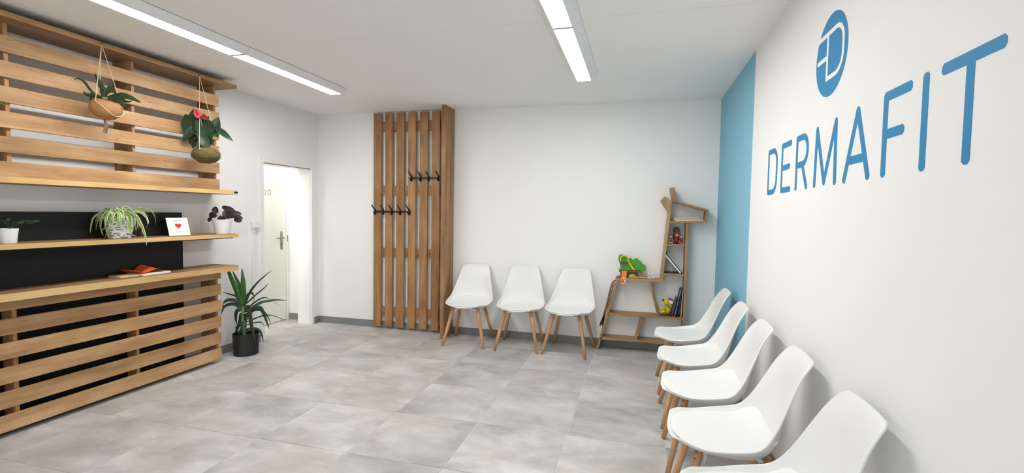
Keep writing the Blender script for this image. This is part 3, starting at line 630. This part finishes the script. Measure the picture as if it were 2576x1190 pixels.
# --- yucca on the floor
R0 = Vector((-3.65, 3.815, 0))
yu = thing('yucca_plant', R0, 'spiky green yucca in a black floor pot beside the counter', 'plant'); O = R0
MB(O).lathe([(.098, .0005), (.108, .004), (.116, .19), (.118, .205), (.112, .205), (.108, .17), (.0005, .168)], R0, 40, 1, 1).build('pot', POTBLK, yu, smooth=False, bevel=.002)
MB(O).lathe([(.107, .168), (.06, .178), (.0005, .18)], R0, 28).build('soil', SOIL, yu, smooth=True)
MB(O).tube([R0 + Vector((-.02, 0, .16)), R0 + Vector((-.03, 0, .3)), R0 + Vector((-.032, 0, .46))], [.02, .018, .01], 10).build('stem', STEMG, yu, smooth=True)
for k, (P, wd) in enumerate(YUCCA):
    Q = [R0 + Vector((0, 0, .2)) + Vector(p) for p in P]
    st = R0 + Vector((-.03, 0, min(.48, max(.2, Q[0].z - .02))))
    if k != 24: Q = [st] + Q
    else: Q = [Q[0] - Vector((.06, 0, -.03))] + Q
    lim = lambda q: -3.62 if q.y < 3.6 else XW + .04
    bad = max(0, max(lim(q) - q.x for q in Q)); nq = len(Q) - 1
    Q = clampx([q + Vector((bad*1.15*(i/nq)**.7, 0, 0)) for i, q in enumerate(Q)], lim)
    MB(O).ribbon(Q, wd*1.3, path_lat(Q), .3, 16).build('leaf', LEAFB if k < 3 else LEAF, yu, smooth=True)

# --- coconut hanging pot
def hang(hook, ends, org, par, r=.0022):
    MB(org).tube([hook + Vector((-.012, 0, .006)), hook + Vector((.004, 0, .006)), hook + Vector((.008, 0, -.004)), hook + Vector((.004, 0, -.01))], .0025, 6).build('hook', BLACKM, par)
    for e in ends: MB(org).tube([hook + Vector((.003, 0, -.006)), e], r, 6).build('string', ROPE, par)
R1 = Vector((-3.515, 2.493, 2.07))
cp = thing('hanging_coconut_planter', R1 + Vector((0, 0, -.08)), 'fern-like plant in a coconut shell hanging from the ceiling board', 'plant'); O = Vector(cp.location)
rot = Matrix.Rotation(rd(-12), 3, Vector(VN))
m = MB(O); n = 26; prof = []
for i in range(1, 13):
    th = math.pi*(.26 + .74*i/12); prof.append((math.sin(th), math.cos(th)))
prof = [(.6, .62), (.64, .66)] + [(math.sin(math.pi*.26), math.cos(math.pi*.26))] + prof[:-1] + [(.02, -1)]
vs = []
for r_, z_ in prof:
    for j in range(n):
        q = 2*math.pi*j/n; vs.append(R1 + rot @ Vector((r_*.09*math.cos(q), r_*.09*math.sin(q), z_*.076)))
fs = [(i*n + j, i*n + (j + 1) % n, (i + 1)*n + (j + 1) % n, (i + 1)*n + j) for i in range(len(prof) - 1) for j in range(n)]
fs += [tuple(range(n)), tuple((len(prof) - 1)*n + j for j in range(n))]
m.add(vs, fs); m.build('coconut_shell', COCO, cp, smooth=True)
hk = Vector((XF + .002, 2.503, 2.512))
hang(hk, [R1 + Vector((.03, -.085, .03)), R1 + Vector((.02, .09, .03)), R1 + Vector((-.06, 0, .05))], O, cp)
lp = [R1 + Vector((.03, -.085, .03)), R1 + Vector((.085, -.06, -.02)), R1 + Vector((.09, 0, -.058)), R1 + Vector((.085, .06, -.025)), R1 + Vector((.02, .09, .03))]
MB(O).tube(spline(lp, 14), .0025, 6).build('string', ROPE, cp)
lp = [R1 + Vector((.02, .09, .03)), R1 + Vector((.04, .04, -.07)), R1 + Vector((.0, -.01, -.085))]
MB(O).tube(spline(lp, 8), .0025, 6).build('string', ROPE, cp)
for k in range(4):
    MB(O).tube([R1 + Vector((.0, -.012, -.075)), R1 + Vector((.01, -.014 + .006*k, -.12)), R1 + Vector((.015 - .008*k, -.03 + .012*k, -.165))], .004, 6).build('tassel', ROPEB, cp)
B1 = Vector((-3.53, 2.49, 2.12))
for k, (P, wd) in enumerate(STAGHORN):
    Q = clampx([B1 + Vector(p) for p in P], XS + .02)
    MB(O).ribbon(Q, wd*1.1, path_lat(Q), .25, 14).build('leaf', LEAF, cp, smooth=True)

# --- moss ball with anthurium
R2 = Vector((-3.49, 3.25, 1.845))
kp = thing('hanging_moss_ball', R2 + Vector((0, 0, -.075)), 'red-flowered anthurium in a hanging moss ball at the screen end', 'plant'); O = Vector(kp.location)
m = MB(O); m.ball(R2, (.105, .105, .068), 28, 16)
for k, v in enumerate(m.v):
    q = Vector(v) - (R2 - O); m.v[k] = tuple((R2 - O) + q*(1 + random.uniform(-.05, .05)))
m.build('moss_ball', MOSS, kp, smooth=True)
for k in range(34):
    a = random.uniform(0, 6.28); zz = random.uniform(-.5, .9); P = []
    for i in range(5):
        aa = a + i*.28; z2 = zz + (random.uniform(-.25, .25) if i else 0); z2 = max(-.95, min(.95, z2)); r_ = math.sqrt(1 - z2*z2)
        P.append(R2 + Vector((.108*r_*math.cos(aa), .108*r_*math.sin(aa), .07*z2)))
    MB(O).tube(spline(P, 6), .0016, 5).build('root_strand', ROPEB if k % 3 else MOSS, kp)
hk = Vector((XF + .002, 3.258, 2.508))
ends = [R2 + Vector((.03, -.09, .04)), R2 + Vector((.04, .085, .045)), R2 + Vector((-.07, 0, .05))]
hang(hk, ends, O, kp)
for p, q in ((0, 1), (1, 2), (2, 0)):
    a, b = ends[p], ends[q]; c = (a + b)/2; c = R2 + (c - R2).normalized()*.1; c.z = R2.z + .028
    MB(O).tube(spline([a, c, b], 8), .0028, 6).build('string', ROPE, kp)
B2 = Vector((-3.53, 3.26, 1.95)); base = R2 + Vector((0, 0, .06))
def stalk(p, mat, par, base, org, r=.0028):
    mid = (base + p)/2 + Vector((0, 0, .03)); MB(org).tube(spline([base, mid, p], 6), r, 6).build('stalk', mat, par, smooth=True)
for k, (p, L_, W_, a) in enumerate(ANTHLEAF):
    c = B2 + Vector(p); c.x = max(c.x + .02, XS + .07); td = RV*math.cos(rd(a)) + Vector((0, 0, math.sin(rd(a))))
    MB(O).blade(c, L_*1.12, W_*1.2, jit(td, .15), jit(VN + Vector((.25, 0, .25)), .25), True, .2, .16).build('leaf', LEAFB if k == 6 else LEAFD, kp, smooth=True)
    stalk(c - td*L_*.38, STEMG, kp, base, O)
for k, (p, L_, W_, a) in enumerate(ANTHFLOWER):
    c = B2 + Vector(p) + Vector((.06, -.05, .0)); td = RV*math.cos(rd(a)) + Vector((0, 0, math.sin(rd(a))))
    fl_ = MB(O).blade(c, L_, W_, td, VN + Vector((0, 0, .6)), True, .2, .25).build('flower', CORAL if k == 0 else DRED, kp, smooth=True)
    MB(O).tube([c - td*L_*.3 + VN*.01, c + VN*.025 + Vector((0, 0, .03))], [.005, .003], 8).build('spadix', PINK if k else LEAFP, fl_, smooth=True)
    stalk(c - td*L_*.4, STEMG, kp, base, O)

# --- hanging plant at the left edge (only a leaf tip shows)
R3 = Vector((-3.515, 1.72, 1.92))
lp_ = thing('hanging_pot_plant', R3 + Vector((0, 0, -.07)), 'lime green hanging plant whose leaf tip shows at the left edge', 'plant'); O = Vector(lp_.location)
MB(O).lathe([(.04, -.07), (.075, -.03), (.085, .04), (.08, .04), (.07, .0), (.001, .0)], R3, 24).build('pot', COCO, lp_, smooth=True)
hk = Vector((XF + .002, 1.72, 2.512))
hang(hk, [R3 + Vector((.0, -.083, .035)), R3 + Vector((0, .083, .035)), R3 + Vector((-.08, 0, .035))], O, lp_)
for k in range(9):
    a = 1.1 + k*.7; d = Vector((math.cos(a)*.6, math.sin(a), 0)).normalized(); L_ = .17 + .06*random.random()
    if k == 0: d = Vector((.25, 1, 0)).normalized(); L_ = .235
    P = [R3 + Vector((0, 0, .01)), R3 + d*L_*.4 + Vector((0, 0, .07)), R3 + d*L_*.8 + Vector((0, 0, .06)), R3 + d*L_ + Vector((0, 0, .025))]
    MB(O).ribbon(P, .03, d.cross(Vector((0, 0, 1))), .2, 10).build('leaf', LEAFL, lp_, smooth=True)

# --- pots on the middle shelf
ZS = 1.1764
def pot(par, org, c, r0, r1, hgt, mat, rim=.004):
    MB(org).lathe([(r0*.96, 0), (r0, .003), (r1, hgt), (r1 - rim, hgt), (r1 - rim - .003, hgt*.86), (.001, hgt*.86)], c, 36).build('pot', mat, par, smooth=False, bevel=.001)
    MB(org).lathe([(r1 - rim - .003, hgt*.86 + .0005), (.001, hgt*.9)], c, 24).build('soil', SOIL, par, smooth=True)
c = Vector((-3.655, 2.665, ZS)); sp = thing('spider_plant', c, 'striped spider plant in a white pot with grey facets on the shelf', 'plant'); O = c
pot(sp, O, c, .068, .092, .158, POTPAT)
B3 = Vector((-3.63, 2.62, 1.33))
for k, (P, wd) in enumerate(SPIDER):
    Q = [B3 + Vector(p) for p in P]; Q = clampx([c + Vector((random.uniform(-.02, .02), random.uniform(-.02, .02), .14))] + Q, XP + .02)
    Q2 = []
    for q in spline(Q, 9):
        hv = Vector((q.x - c.x, q.y - c.y, 0)); rr = .104 if q.z < c.z + .165 else 0
        if q.z < c.z + .17 and hv.length < rr and len(Q2) > 1:
            hv = hv + Vector((.05, -.035, 0)); hv = hv.normalized()*rr
        Q2.append(Vector((max(c.x + hv.x, XP + .02), c.y + hv.y, max(q.z, ZS + .006 if c.x + hv.x < XF + .02 else 1.05))))
    Q = Q2
    MB(O).ribbon(Q, wd*.95, path_lat(Q), .3, 16, edge=1).build('leaf', [LEAFS, LEAFC], sp, smooth=True)
for k in range(22):
    az = math.atan2(-.75, .66) + random.uniform(-1.5, 1.25); d = Vector((math.cos(az), math.sin(az), 0)); r_ = random.uniform(.104, .135); dz = random.uniform(.0, .11)
    st = c + Vector((random.uniform(-.03, .03), random.uniform(-.03, .03), .14))
    Q = [st, st + d*.045 + Vector((0, 0, .05 + .03*random.random())), c + d*r_*.93 + Vector((0, 0, .175)), c + d*(r_ + .012) + Vector((0, 0, .11 + dz*.3)), c + d*(r_ + .008) + d.cross(Vector((0, 0, 1)))*random.uniform(-.02, .02) + Vector((0, 0, .02 + dz))]
    Q = clampx(Q, XP + .02)
    MB(O).ribbon(Q, random.uniform(.013, .019), d.cross(Vector((0, 0, 1))), .3, 16, edge=1).build('leaf', [LEAFS if k % 4 else LEAFL, LEAFC], sp, smooth=True)
c = Vector((-3.64, 3.545, ZS)); dp = thing('purple_leaf_plant', c, 'dark purple round-leaved plant in a plain white pot at the shelf end', 'plant'); O = c
pot(dp, O, c, .062, .08, .13, WPLAST)
B4 = Vector((-3.62, 3.53, 1.32))
for k, (p, L_, W_, a) in enumerate(DARKLEAF):
    q = B4 + Vector(p); td = RV*math.cos(rd(a)) + Vector((0, 0, math.sin(rd(a))))
    MB(O).blade(q, L_*1.3, W_*1.4, jit(td, .1), jit(VN + Vector((.15, 0, .1)), .2), False, .3, .25).build('leaf', LEAF if k == 3 else LEAFP, dp, smooth=True)
    stalk(q - td*L_*.45, LEAFP, dp, c + Vector((0, 0, .115)), O, .0018)
c = Vector((-3.62, 2.005, ZS)); wp = thing('small_white_pot_plant', c, 'small white pot with a few dark leaves at the left shelf edge', 'plant'); O = c
pot(wp, O, c, .036, .046, .09, WPLAST, .003)
for dy, dx, zz in ((.05, .01, .12), (.12, -.02, .12), (.14, .0, .13), (-.03, .02, .13), (.02, -.03, .14)):
    p = c + Vector((dx, dy, zz)); stalk(p, LEAFD, wp, c + Vector((0, 0, .078)), O, .0014)
    MB(O).blade(p, .045, .022, (dx, dy, .02), (.5, -.2, .8), False).build('leaf', LEAFD, wp, smooth=True)
# --- heart card
c = Vector((-3.66, 3.15, ZS)); hc = thing('heart_card', c, 'white card with a red heart leaning on the middle shelf', 'card'); O = c
tilt = Matrix.Rotation(rd(-17), 3, 'Y'); yawm = Matrix.Rotation(rd(-6), 3, 'Z')
F = lambda u, v, d: c + yawm @ (tilt @ Vector((d, u, v)))
MB(O).prism([(-.088, .0008), (.088, .0008), (.088, .152), (-.088, .152)], F, 0, .0015).build('front', PAPER, hc)
MB(O).prism([(-.014, .11), (.014, .11), (.014, 0), (-.014, 0)], lambda u, v, d: (F(u, v, -.0003) if v > .1 else c + yawm @ Vector((-.078, u, .0008))) + Vector((d, 0, 0)), 0, -.0015).build('strut', PAPER, hc)
hp_ = []
for k in range(40):
    q = 2*math.pi*k/40; hp_.append((.0016*16*math.sin(q)**3, .083 + .0016*(13*math.cos(q) - 5*math.cos(2*q) - 2*math.cos(3*q) - math.cos(4*q))))
MB(O).prism(hp_, F, .0017, .0024).build('heart', REDP, hc)
for a, v in ((.038, .127), (.03, .03)):
    MB(O).prism([(-a, v), (a, v), (a, v + .0022), (-a, v + .0022)], F, .0017, .002).build('text_line', GREYINK, hc)

# --- papers on the countertop
ZC = .8863
def slab(name, c, size, rz, mats, label, cat, rx=0, bev=.0006):
    o = MB().box(-size[0]/2, size[0]/2, -size[1]/2, size[1]/2, 0, size[2]).build(name, mats, loc=c, bevel=bev); o.rotation_euler = (0, rx, rz); tag(o, label, cat); return o
slab('booklet', (-3.685, 2.905, ZC), (.15, .23, .014), rd(3), PAPER, 'white booklet lying under the orange leaflet on the countertop', 'booklet')
slab('brochure_stack', (-3.69, 2.715, ZC), (.13, .13, .012), rd(-6), CREAM, 'small tan brochure stack left of the orange leaflet', 'brochure')
m = MB((-3.685, 2.9, ZC + .016)); nn_ = 14; vs = []
for i in range(nn_ + 1):
    u = i/nn_; y = 2.735 + .26*u
    z = ZC + .018 + .052*math.exp(-((u - .62)/.2)**2) + .03*max(0, .2 - u)/.2
    for j in range(5):
        v = j/4; vs.append((-3.755 + .13*v, y + .02*v, z*(1) - .03*math.exp(-((u - .62)/.2)**2)*(v)))
b = len(vs); vs2 = [(x, y, z + .0012) for x, y, z in vs]
fs = []
for i in range(nn_):
    for j in range(4):
        q = (i*5 + j, i*5 + j + 1, (i + 1)*5 + j + 1, (i + 1)*5 + j); fs.append(q); fs.append(tuple(b + k for k in reversed(q)))
m.add(vs + vs2, fs); tag(m.build('leaflet', ORANGE, smooth=True), 'curled orange leaflet on the white booklet on the countertop', 'leaflet')

# ================================================================== GIRAFFE SHELF
GY = 5.03; GB = YB - .0125
gf = thing('giraffe_shelf', (.1, YB, 0), 'plywood shelf shaped like a giraffe in the far right corner', 'shelf'); O = tuple(gf.location)
fnG = lambda u, v, d: (u, d, v)
def gb_(name, poly, mat=PLY, y0=GY, y1=GB, par=gf): return MB(O).prism(poly, fnG, y0, y1).build(name, mat, par, bevel=.001)
TH = .024
gb_('leg_board', [(-.396, .0006), (-.372, .0006), (-.184, .735), (-.208, .735)], PLYZ)
gb_('back_board', [(-.215, .735), (.25, .735), (.25, .763), (-.215, .763)])
gb_('neck_board', [(.224, .7635), (.25, .7635), (.313, 1.54), (.286, 1.53), (.279, 1.43)], PLYZ)
gb_('neck_post', [(.45, .0006), (.478, .0006), (.478, 1.331), (.45, 1.331)], PLYZ)
gb_('head_floor', [(.2985, 1.3325), (.645, 1.344), (.645, 1.362), (.3, 1.352)])
gb_('head_roof', [(.314, 1.542), (.655, 1.452), (.66, 1.47), (.318, 1.562)])
gb_('muzzle_board', [(.622, 1.3625), (.645, 1.3625), (.655, 1.452), (.633, 1.457)], PLYZ)
gb_('horn', [(.204, 1.551), (.242, 1.597), (.31, 1.552), (.312, 1.542), (.286, 1.5305), (.28, 1.437)], PLYZ, GY, GY + .1)
gb_('horn', [(.287, 1.68), (.33, 1.688), (.364, 1.551), (.316, 1.5625), (.311, 1.56)], PLYZ, GY, GY + .1)
gb_('shelf_board', [(.278, 1.107), (.4498, 1.109), (.4498, 1.127), (.28, 1.125)])
gb_('shelf_board', [(.255, .81), (.4498, .814), (.4498, .832), (.257, .828)])
gb_('shelf_board', [(.232, .372), (.4498, .376), (.4498, .394), (.226, .39)])
gb_('shelf_board', [(-.288, .37), (.226, .372), (.226, .396), (-.284, .394)])
gb_('divider', thick_line((.126, .735), (.216, .397), .022), PLYZ)
gb_('divider', thick_line((.06, .3695), (.004, .1355), .022), PLYZ)
gb_('base_board', [(-.357, .11), (.4498, .112), (.4498, .135), (-.351, .134)])
tl = MB(O).tube(spline([(-.205, GY + .06, .725), (-.235, GY + .05, .715), (-.262, GY + .045, .65), (-.292, GY + .045, .5), (-.322, GY + .045, .37)], 14), .009, 8).tube(
    spline([(-.205, GY + .05, .70), (-.228, GY + .04, .69), (-.25, GY + .035, .62), (-.28, GY + .035, .48), (-.318, GY + .04, .36)], 14), .007, 8).build('tail_rope', ROPEB, gf, smooth=True)
for k in range(9):
    a = random.uniform(-.02, .02)
    MB(O).tube([(-.32, GY + .042, .375), (-.332 + a*.5, GY + .042 + a*.4, .31), (-.35 + a, GY + .04 + random.uniform(-.015, .015), .235 + random.uniform(0, .03))], [.008, .008, .004], 6).build('tail_tuft', BLACKM, tl)

# --- toys on the giraffe's back
ZG = .7634
th_ = thing('toy_tree_house', (-.07, 5.09, ZG), 'green toy tree house with yellow slide on the giraffe back', 'toy'); O = tuple(th_.location)
gp = lambda name, poly, mat, y0, y1, par=th_: MB(O).prism(poly, fnG, y0, y1).build(name, mat, par, bevel=.001)
gp('crown', [tuple(q.xy) for q in spline([Vector((a, b, 0)) for a, b in TREE + TREE[:1]], 66)][:-1], GRN, 5.085, 5.105)
gp('trunk', [(-.165, ZG), (.012, ZG), (.004, .835), (-.17, .84)], GRND, 5.083, 5.107)
gp('platform', [(-.18, .822), (.034, .827), (.034, .84), (-.18, .838)], BRN, 5.03, 5.125)
gp('balcony', [(-.176, .912), (-.09, .914), (-.09, .926), (-.176, .925)], BRN, 5.05, 5.115)
MB(O).tube(spline([(-.166, 5.06, .926), (-.169, 5.06, .962), (-.155, 5.06, .983), (-.131, 5.06, .99), (-.106, 5.06, .98), (-.095, 5.06, .962), (-.094, 5.06, .926)], 16), .0065, 8).build('arch', YEL, th_, smooth=True)
gp('weathervane', [(-.098, .975), (-.088, 1.0), (-.094, 1.008), (-.102, .985)], YEL, 5.055, 5.065)
gp('slide', thick_line((-.094, .932), (-.032, .842), .012), YEL, 5.055, 5.075)
for k in range(5):
    x = -.088 + k*.0125; gp('step', thick_line((x, .93 - k*.018), (x + .008, .93 - k*.018 + .006), .006), YEL, 5.05, 5.056)
gp('door', [(-.085, ZG + .002), (-.012, ZG + .002)] + arc(-.0485, ZG + .012, .036, .028, 0, 180, 10), YEL, 5.072, 5.082)
gp('base', [(-.2, ZG), (-.09, ZG), (-.09, ZG + .008), (-.2, ZG + .008)], BRN, 5.035, 5.13)
rp = MB(O).add([(-.155, 5.024, .832), (-.102, 5.024, .834), (-.107, 5.016, .7), (-.159, 5.016, .698), (-.155, 5.029, .834), (-.102, 5.029, .836), (-.107, 5.022, .7), (-.159, 5.022, .698)],
    [(0, 1, 2, 3), (7, 6, 5, 4), (0, 4, 5, 1), (1, 5, 6, 2), (2, 6, 7, 3), (3, 7, 4, 0)]).build('ramp', ORT, th_)
for x, z, mt in ((-.138, .745, SIGNB), (-.124, .755, PINK), (-.14, .728, DRED), (-.123, .733, PAPER), (-.131, .715, PINK), (-.133, .762, PAPER)):
    yy = 5.0238 - (.833 - z)*(.008/.133) - .0012
    MB(O).prism([(x + .008*math.cos(k*math.pi/5), z + .008*math.sin(k*math.pi/5)) for k in range(10)], fnG, yy - .0006, yy + .0015).build('print', mt, rp)
def animal(name, x, y, s, body, patch, label, ears=True):
    t = thing(name, (x, y, ZG), label, 'toy'); O = tuple(t.location)
    m = MB(O).ball((x, y, ZG + .021*s), (.013*s, .012*s, .014*s))
    m.ball((x - .001*s, y - .008*s, ZG + .042*s), (.012*s, .011*s, .011*s))
    if ears:
        for k in (-1, 1): m.ball((x + k*.009*s, y - .006*s, ZG + .053*s), (.004*s, .003*s, .006*s), 8, 6)
    m.build('body', body, t, smooth=True)
    for k in (-1, 1):
        for q in (-1, 1): MB(O).tube([(x + k*.008*s, y + q*.007*s - .002, ZG + .016*s), (x + k*.009*s, y + q*.008*s - .002, ZG + .0003)], .0045*s, 8).build('leg', body, t, smooth=True)
    for px_, pz in ((-.008, .026), (.007, .018), (.005, .046), (-.006, .041)):
        MB(O).ball((x + px_*s, y - (.0155 if pz > .035 else .0095)*s, ZG + pz*s), (.0035*s, .003*s, .0035*s), 8, 6).build('patch', patch, t, smooth=True)
animal('toy_cat', .116, 5.075, 1.0, PAPER, BLACKM, 'small black and white toy animal left of its twin on the giraffe back')
animal('toy_cat', .157, 5.075, 1.0, PAPER, BLACKM, 'small black and white toy animal beside the giraffe neck')
animal('toy_bear', .058, 5.085, 1.05, TAN, BRN, 'small brown toy bear beside the tree house')
tr = thing('toy_log', (.02, 5.055, ZG), 'small curled tan wooden toy in front of the toy bear', 'toy'); O = tuple(tr.location)
MB(O).tube(spline([(-.035, 5.06, ZG + .011), (0, 5.045, ZG + .009), (.03, 5.05, ZG + .013), (.06, 5.045, ZG + .009), (.095, 5.052, ZG + .0095)], 12), [.007 + .003*math.sin(k*1.1)**2 for k in range(13)], 8).build('body', TAN, tr, smooth=True)
MB(O).ball((-.03, 5.052, ZG + .013), .0115).build('head', TAN, tr, smooth=True)

# --- dolls in the neck
ZN = 1.1272
def doll(x, y, s, shirt, trousers, label, hat=None, dx=0):
    t = thing('doll', (x, y, ZN), label, 'doll'); O = tuple(t.location)
    P = lambda a, b, c_: (x + a*s, y + b*s, ZN + c_*s)
    b_ = MB(O).lathe([(.012*s, .012*s), (.016*s, .02*s), (.012*s, .05*s), (.006*s, .056*s)], (x, y, ZN), 14).build('torso', shirt, t, smooth=True)
    MB(O).ball(P(0, -.002, .07), (.015*s, .0145*s, .016*s)).build('head', PINK, t, smooth=True)
    MB(O).ball(P(0, -.0165, .069), .0035*s, 8, 6).build('nose', CORAL, t, smooth=True)
    for k in (-1, 1):
        MB(O).tube([P(k*.01, 0, .047), P(k*.021, -.006, .032), P(k*.024, -.014, .015)], .0038*s, 8).build('arm', PINK if hat is None else shirt, t, smooth=True)
        MB(O).tube([P(k*.007, 0, .014), P(k*.011, -.022, .012), P(k*.012, -.028, .003)], .0052*s, 8).build('leg', trousers, t, smooth=True)
    if hat:
        MB(O).lathe([(.03*s, .078*s), (.027*s, .082*s), (.017*s, .084*s), (.014*s, .1*s), (.004*s, .106*s)], (x, y + .003, ZN), 20).build('hat', hat, t, smooth=True)
    else:
        MB(O).ball(P(0, .002, .078), (.0155*s, .015*s, .011*s)).build('hair', BRN, t, smooth=True)
doll(.316, 5.07, 1.0, GREYF, PAPER, 'left small doll with grey clothes sitting in the giraffe neck')
doll(.372, 5.075, 1.3, DRED, DRED, 'middle doll in a red dress and wide hat in the giraffe neck', BRN)
doll(.419, 5.07, 1.0, DRED, YEL, 'right small doll with yellow trousers sitting in the giraffe neck')
hm = thing('toy_helmet', (.37, 5.152, ZN), 'dark grey dome-shaped toy behind the dolls', 'toy'); O = tuple(hm.location)
MB(O).lathe([(.028, 0), (.03, .02), (.028, .12), (.033, .122), (.032, .128), (.028, .15), (.015, .165), (.001, .169)], (.37, 5.152, ZN), 24).build('dome', GREYF, hm, smooth=True)
MB(O).lathe([(.0331, .1195), (.0345, .1225), (.0331, .1255)], (.37, 5.152, ZN), 24).build('rim', BLACKM, hm)

# --- books
def bookobj(name, c, size, rot, cover, label, spine_white=False):
    """size: (thickness x, depth y, height z) leaning about the y axis"""
    t = thing(name, c, label, 'book'); t.rotation_euler = rot; tx, dy, hz = size
    MB().box(-tx/2, tx/2, -dy/2, dy/2, 0, hz).build('cover', cover, t, bevel=.0015)
    MB().box(-tx/2 + .003, tx/2 - .003, -dy/2 - .0012, -dy/2 + .002, .004, hz - .004).build('pages', PAPER, t)
    return t
zz = .832
bookobj('ring_binder', (.418, 5.105, zz + .003), (.02, .13, .235), (0, rd(-40), 0), BLACKM, 'black binder leaning lowest in the giraffe neck compartment')
bookobj('picture_book', (.4415, 5.105, zz + .0025), (.010, .12, .25), (0, rd(-38), 0), GREYF, 'grey book leaning on the black binder in the giraffe neck')
o = MB().box(-.06, .06, -.06, .06, 0, .006).build('folder', BLACKM, loc=(.334, 5.115, zz - .0002), bevel=.001); tag(o, 'thin black folder lying under the leaning binder', 'folder')
ZH = 1.3528
o = MB().box(-.13, .135, -.05, .05, 0, .006).build('booklet', PAPER, loc=(.475, 5.085, ZH + .0062), bevel=.0008); o.rotation_euler = (0, rd(-1.7), 0); tag(o, 'thin white booklet under the wooden box in the giraffe head', 'booklet')
bx_ = thing('wooden_box', (.455, 5.085, ZH + .0125), 'flat pale wooden box lying in the giraffe head', 'box'); bx_.rotation_euler = (0, rd(-1.7), 0)
MB().box(-.12, .12, -.045, .045, 0, .0265).build('case', CREAM, bx_, bevel=.002)
MB().box(-.12, .12, -.0462, -.044, .012, .0135).build('lid_seam', BRN, bx_)
# --- bottom compartment: magazines and plush
zq = .3955
bookobj('magazine', (.332, 5.1, zq + .002), (.006, .13, .2), (0, rd(16), 0), BLACKM, 'dark magazine leaning nearer the plush in the giraffe shelf')
bookobj('magazine', (.372, 5.1, zq + .002), (.008, .14, .28), (0, rd(10.5), 0), GREYF, 'grey magazine leaning in the middle of the magazine row')
bookobj('magazine', (.400, 5.1, zq + .002), (.006, .14, .29), (0, rd(6.5), 0), BLACKM, 'dark magazine leaning against the giraffe post')
bookobj('magazine', (.4335, 5.1, zq + .0015), (.005, .13, .27), (0, rd(2), 0), PAPER, 'white magazine upright against the giraffe post')
bookobj('picture_book', (.246, 5.14, zq + .004), (.006, .06, .115), (0, rd(52), 0), GREYF, 'thin grey book leaning behind the yellow plush toy')
px0 = Vector((.285, 5.06, zq + .06))
pl = thing('plush_toy', (.285, 5.06, zq + .03), 'yellow and white plush toy animal in the lower giraffe shelf', 'toy'); O = tuple(pl.location)
MB(O).ball(px0 + Vector((.01, .01, .0)), (.045, .03, .036)).build('body', PLUSHY, pl, smooth=True)
MB(O).ball(px0 + Vector((.03, 0, .07)), (.04, .03, .034)).build('head', PLUSHY, pl, smooth=True)
MB(O).ball(px0 + Vector((.05, -.02, .082)), (.022, .014, .018)).build('cheek', PLUSHW, pl, smooth=True)
MB(O).tube([px0 + Vector((.02, -.01, .07)), px0 + Vector((.0, -.02, .084)), px0 + Vector((-.014, -.024, .095))], [.028, .024, .019], 12).build('snout', PLUSHY, pl, smooth=True)
MB(O).ball(px0 + Vector((-.027, -.032, .105)), (.010, .009, .009)).build('nose', BLACKM, pl, smooth=True)
for a, b_, c_ in ((.04, .012, .105), (.056, .0, .1)): MB(O).ball(px0 + Vector((a, b_, c_)), (.013, .008, .02)).build('ear', GREYF, pl, smooth=True)
for a, c_ in ((-.03, -.02), (-.035, .015)):
    MB(O).tube([px0 + Vector((0, -.01, c_*.5)), px0 + Vector((a, -.022, c_ + .005)), px0 + Vector((a - .014, -.028, c_ - .002))], [.017, .015, .013], 10).build('paw', PLUSHY, pl, smooth=True)
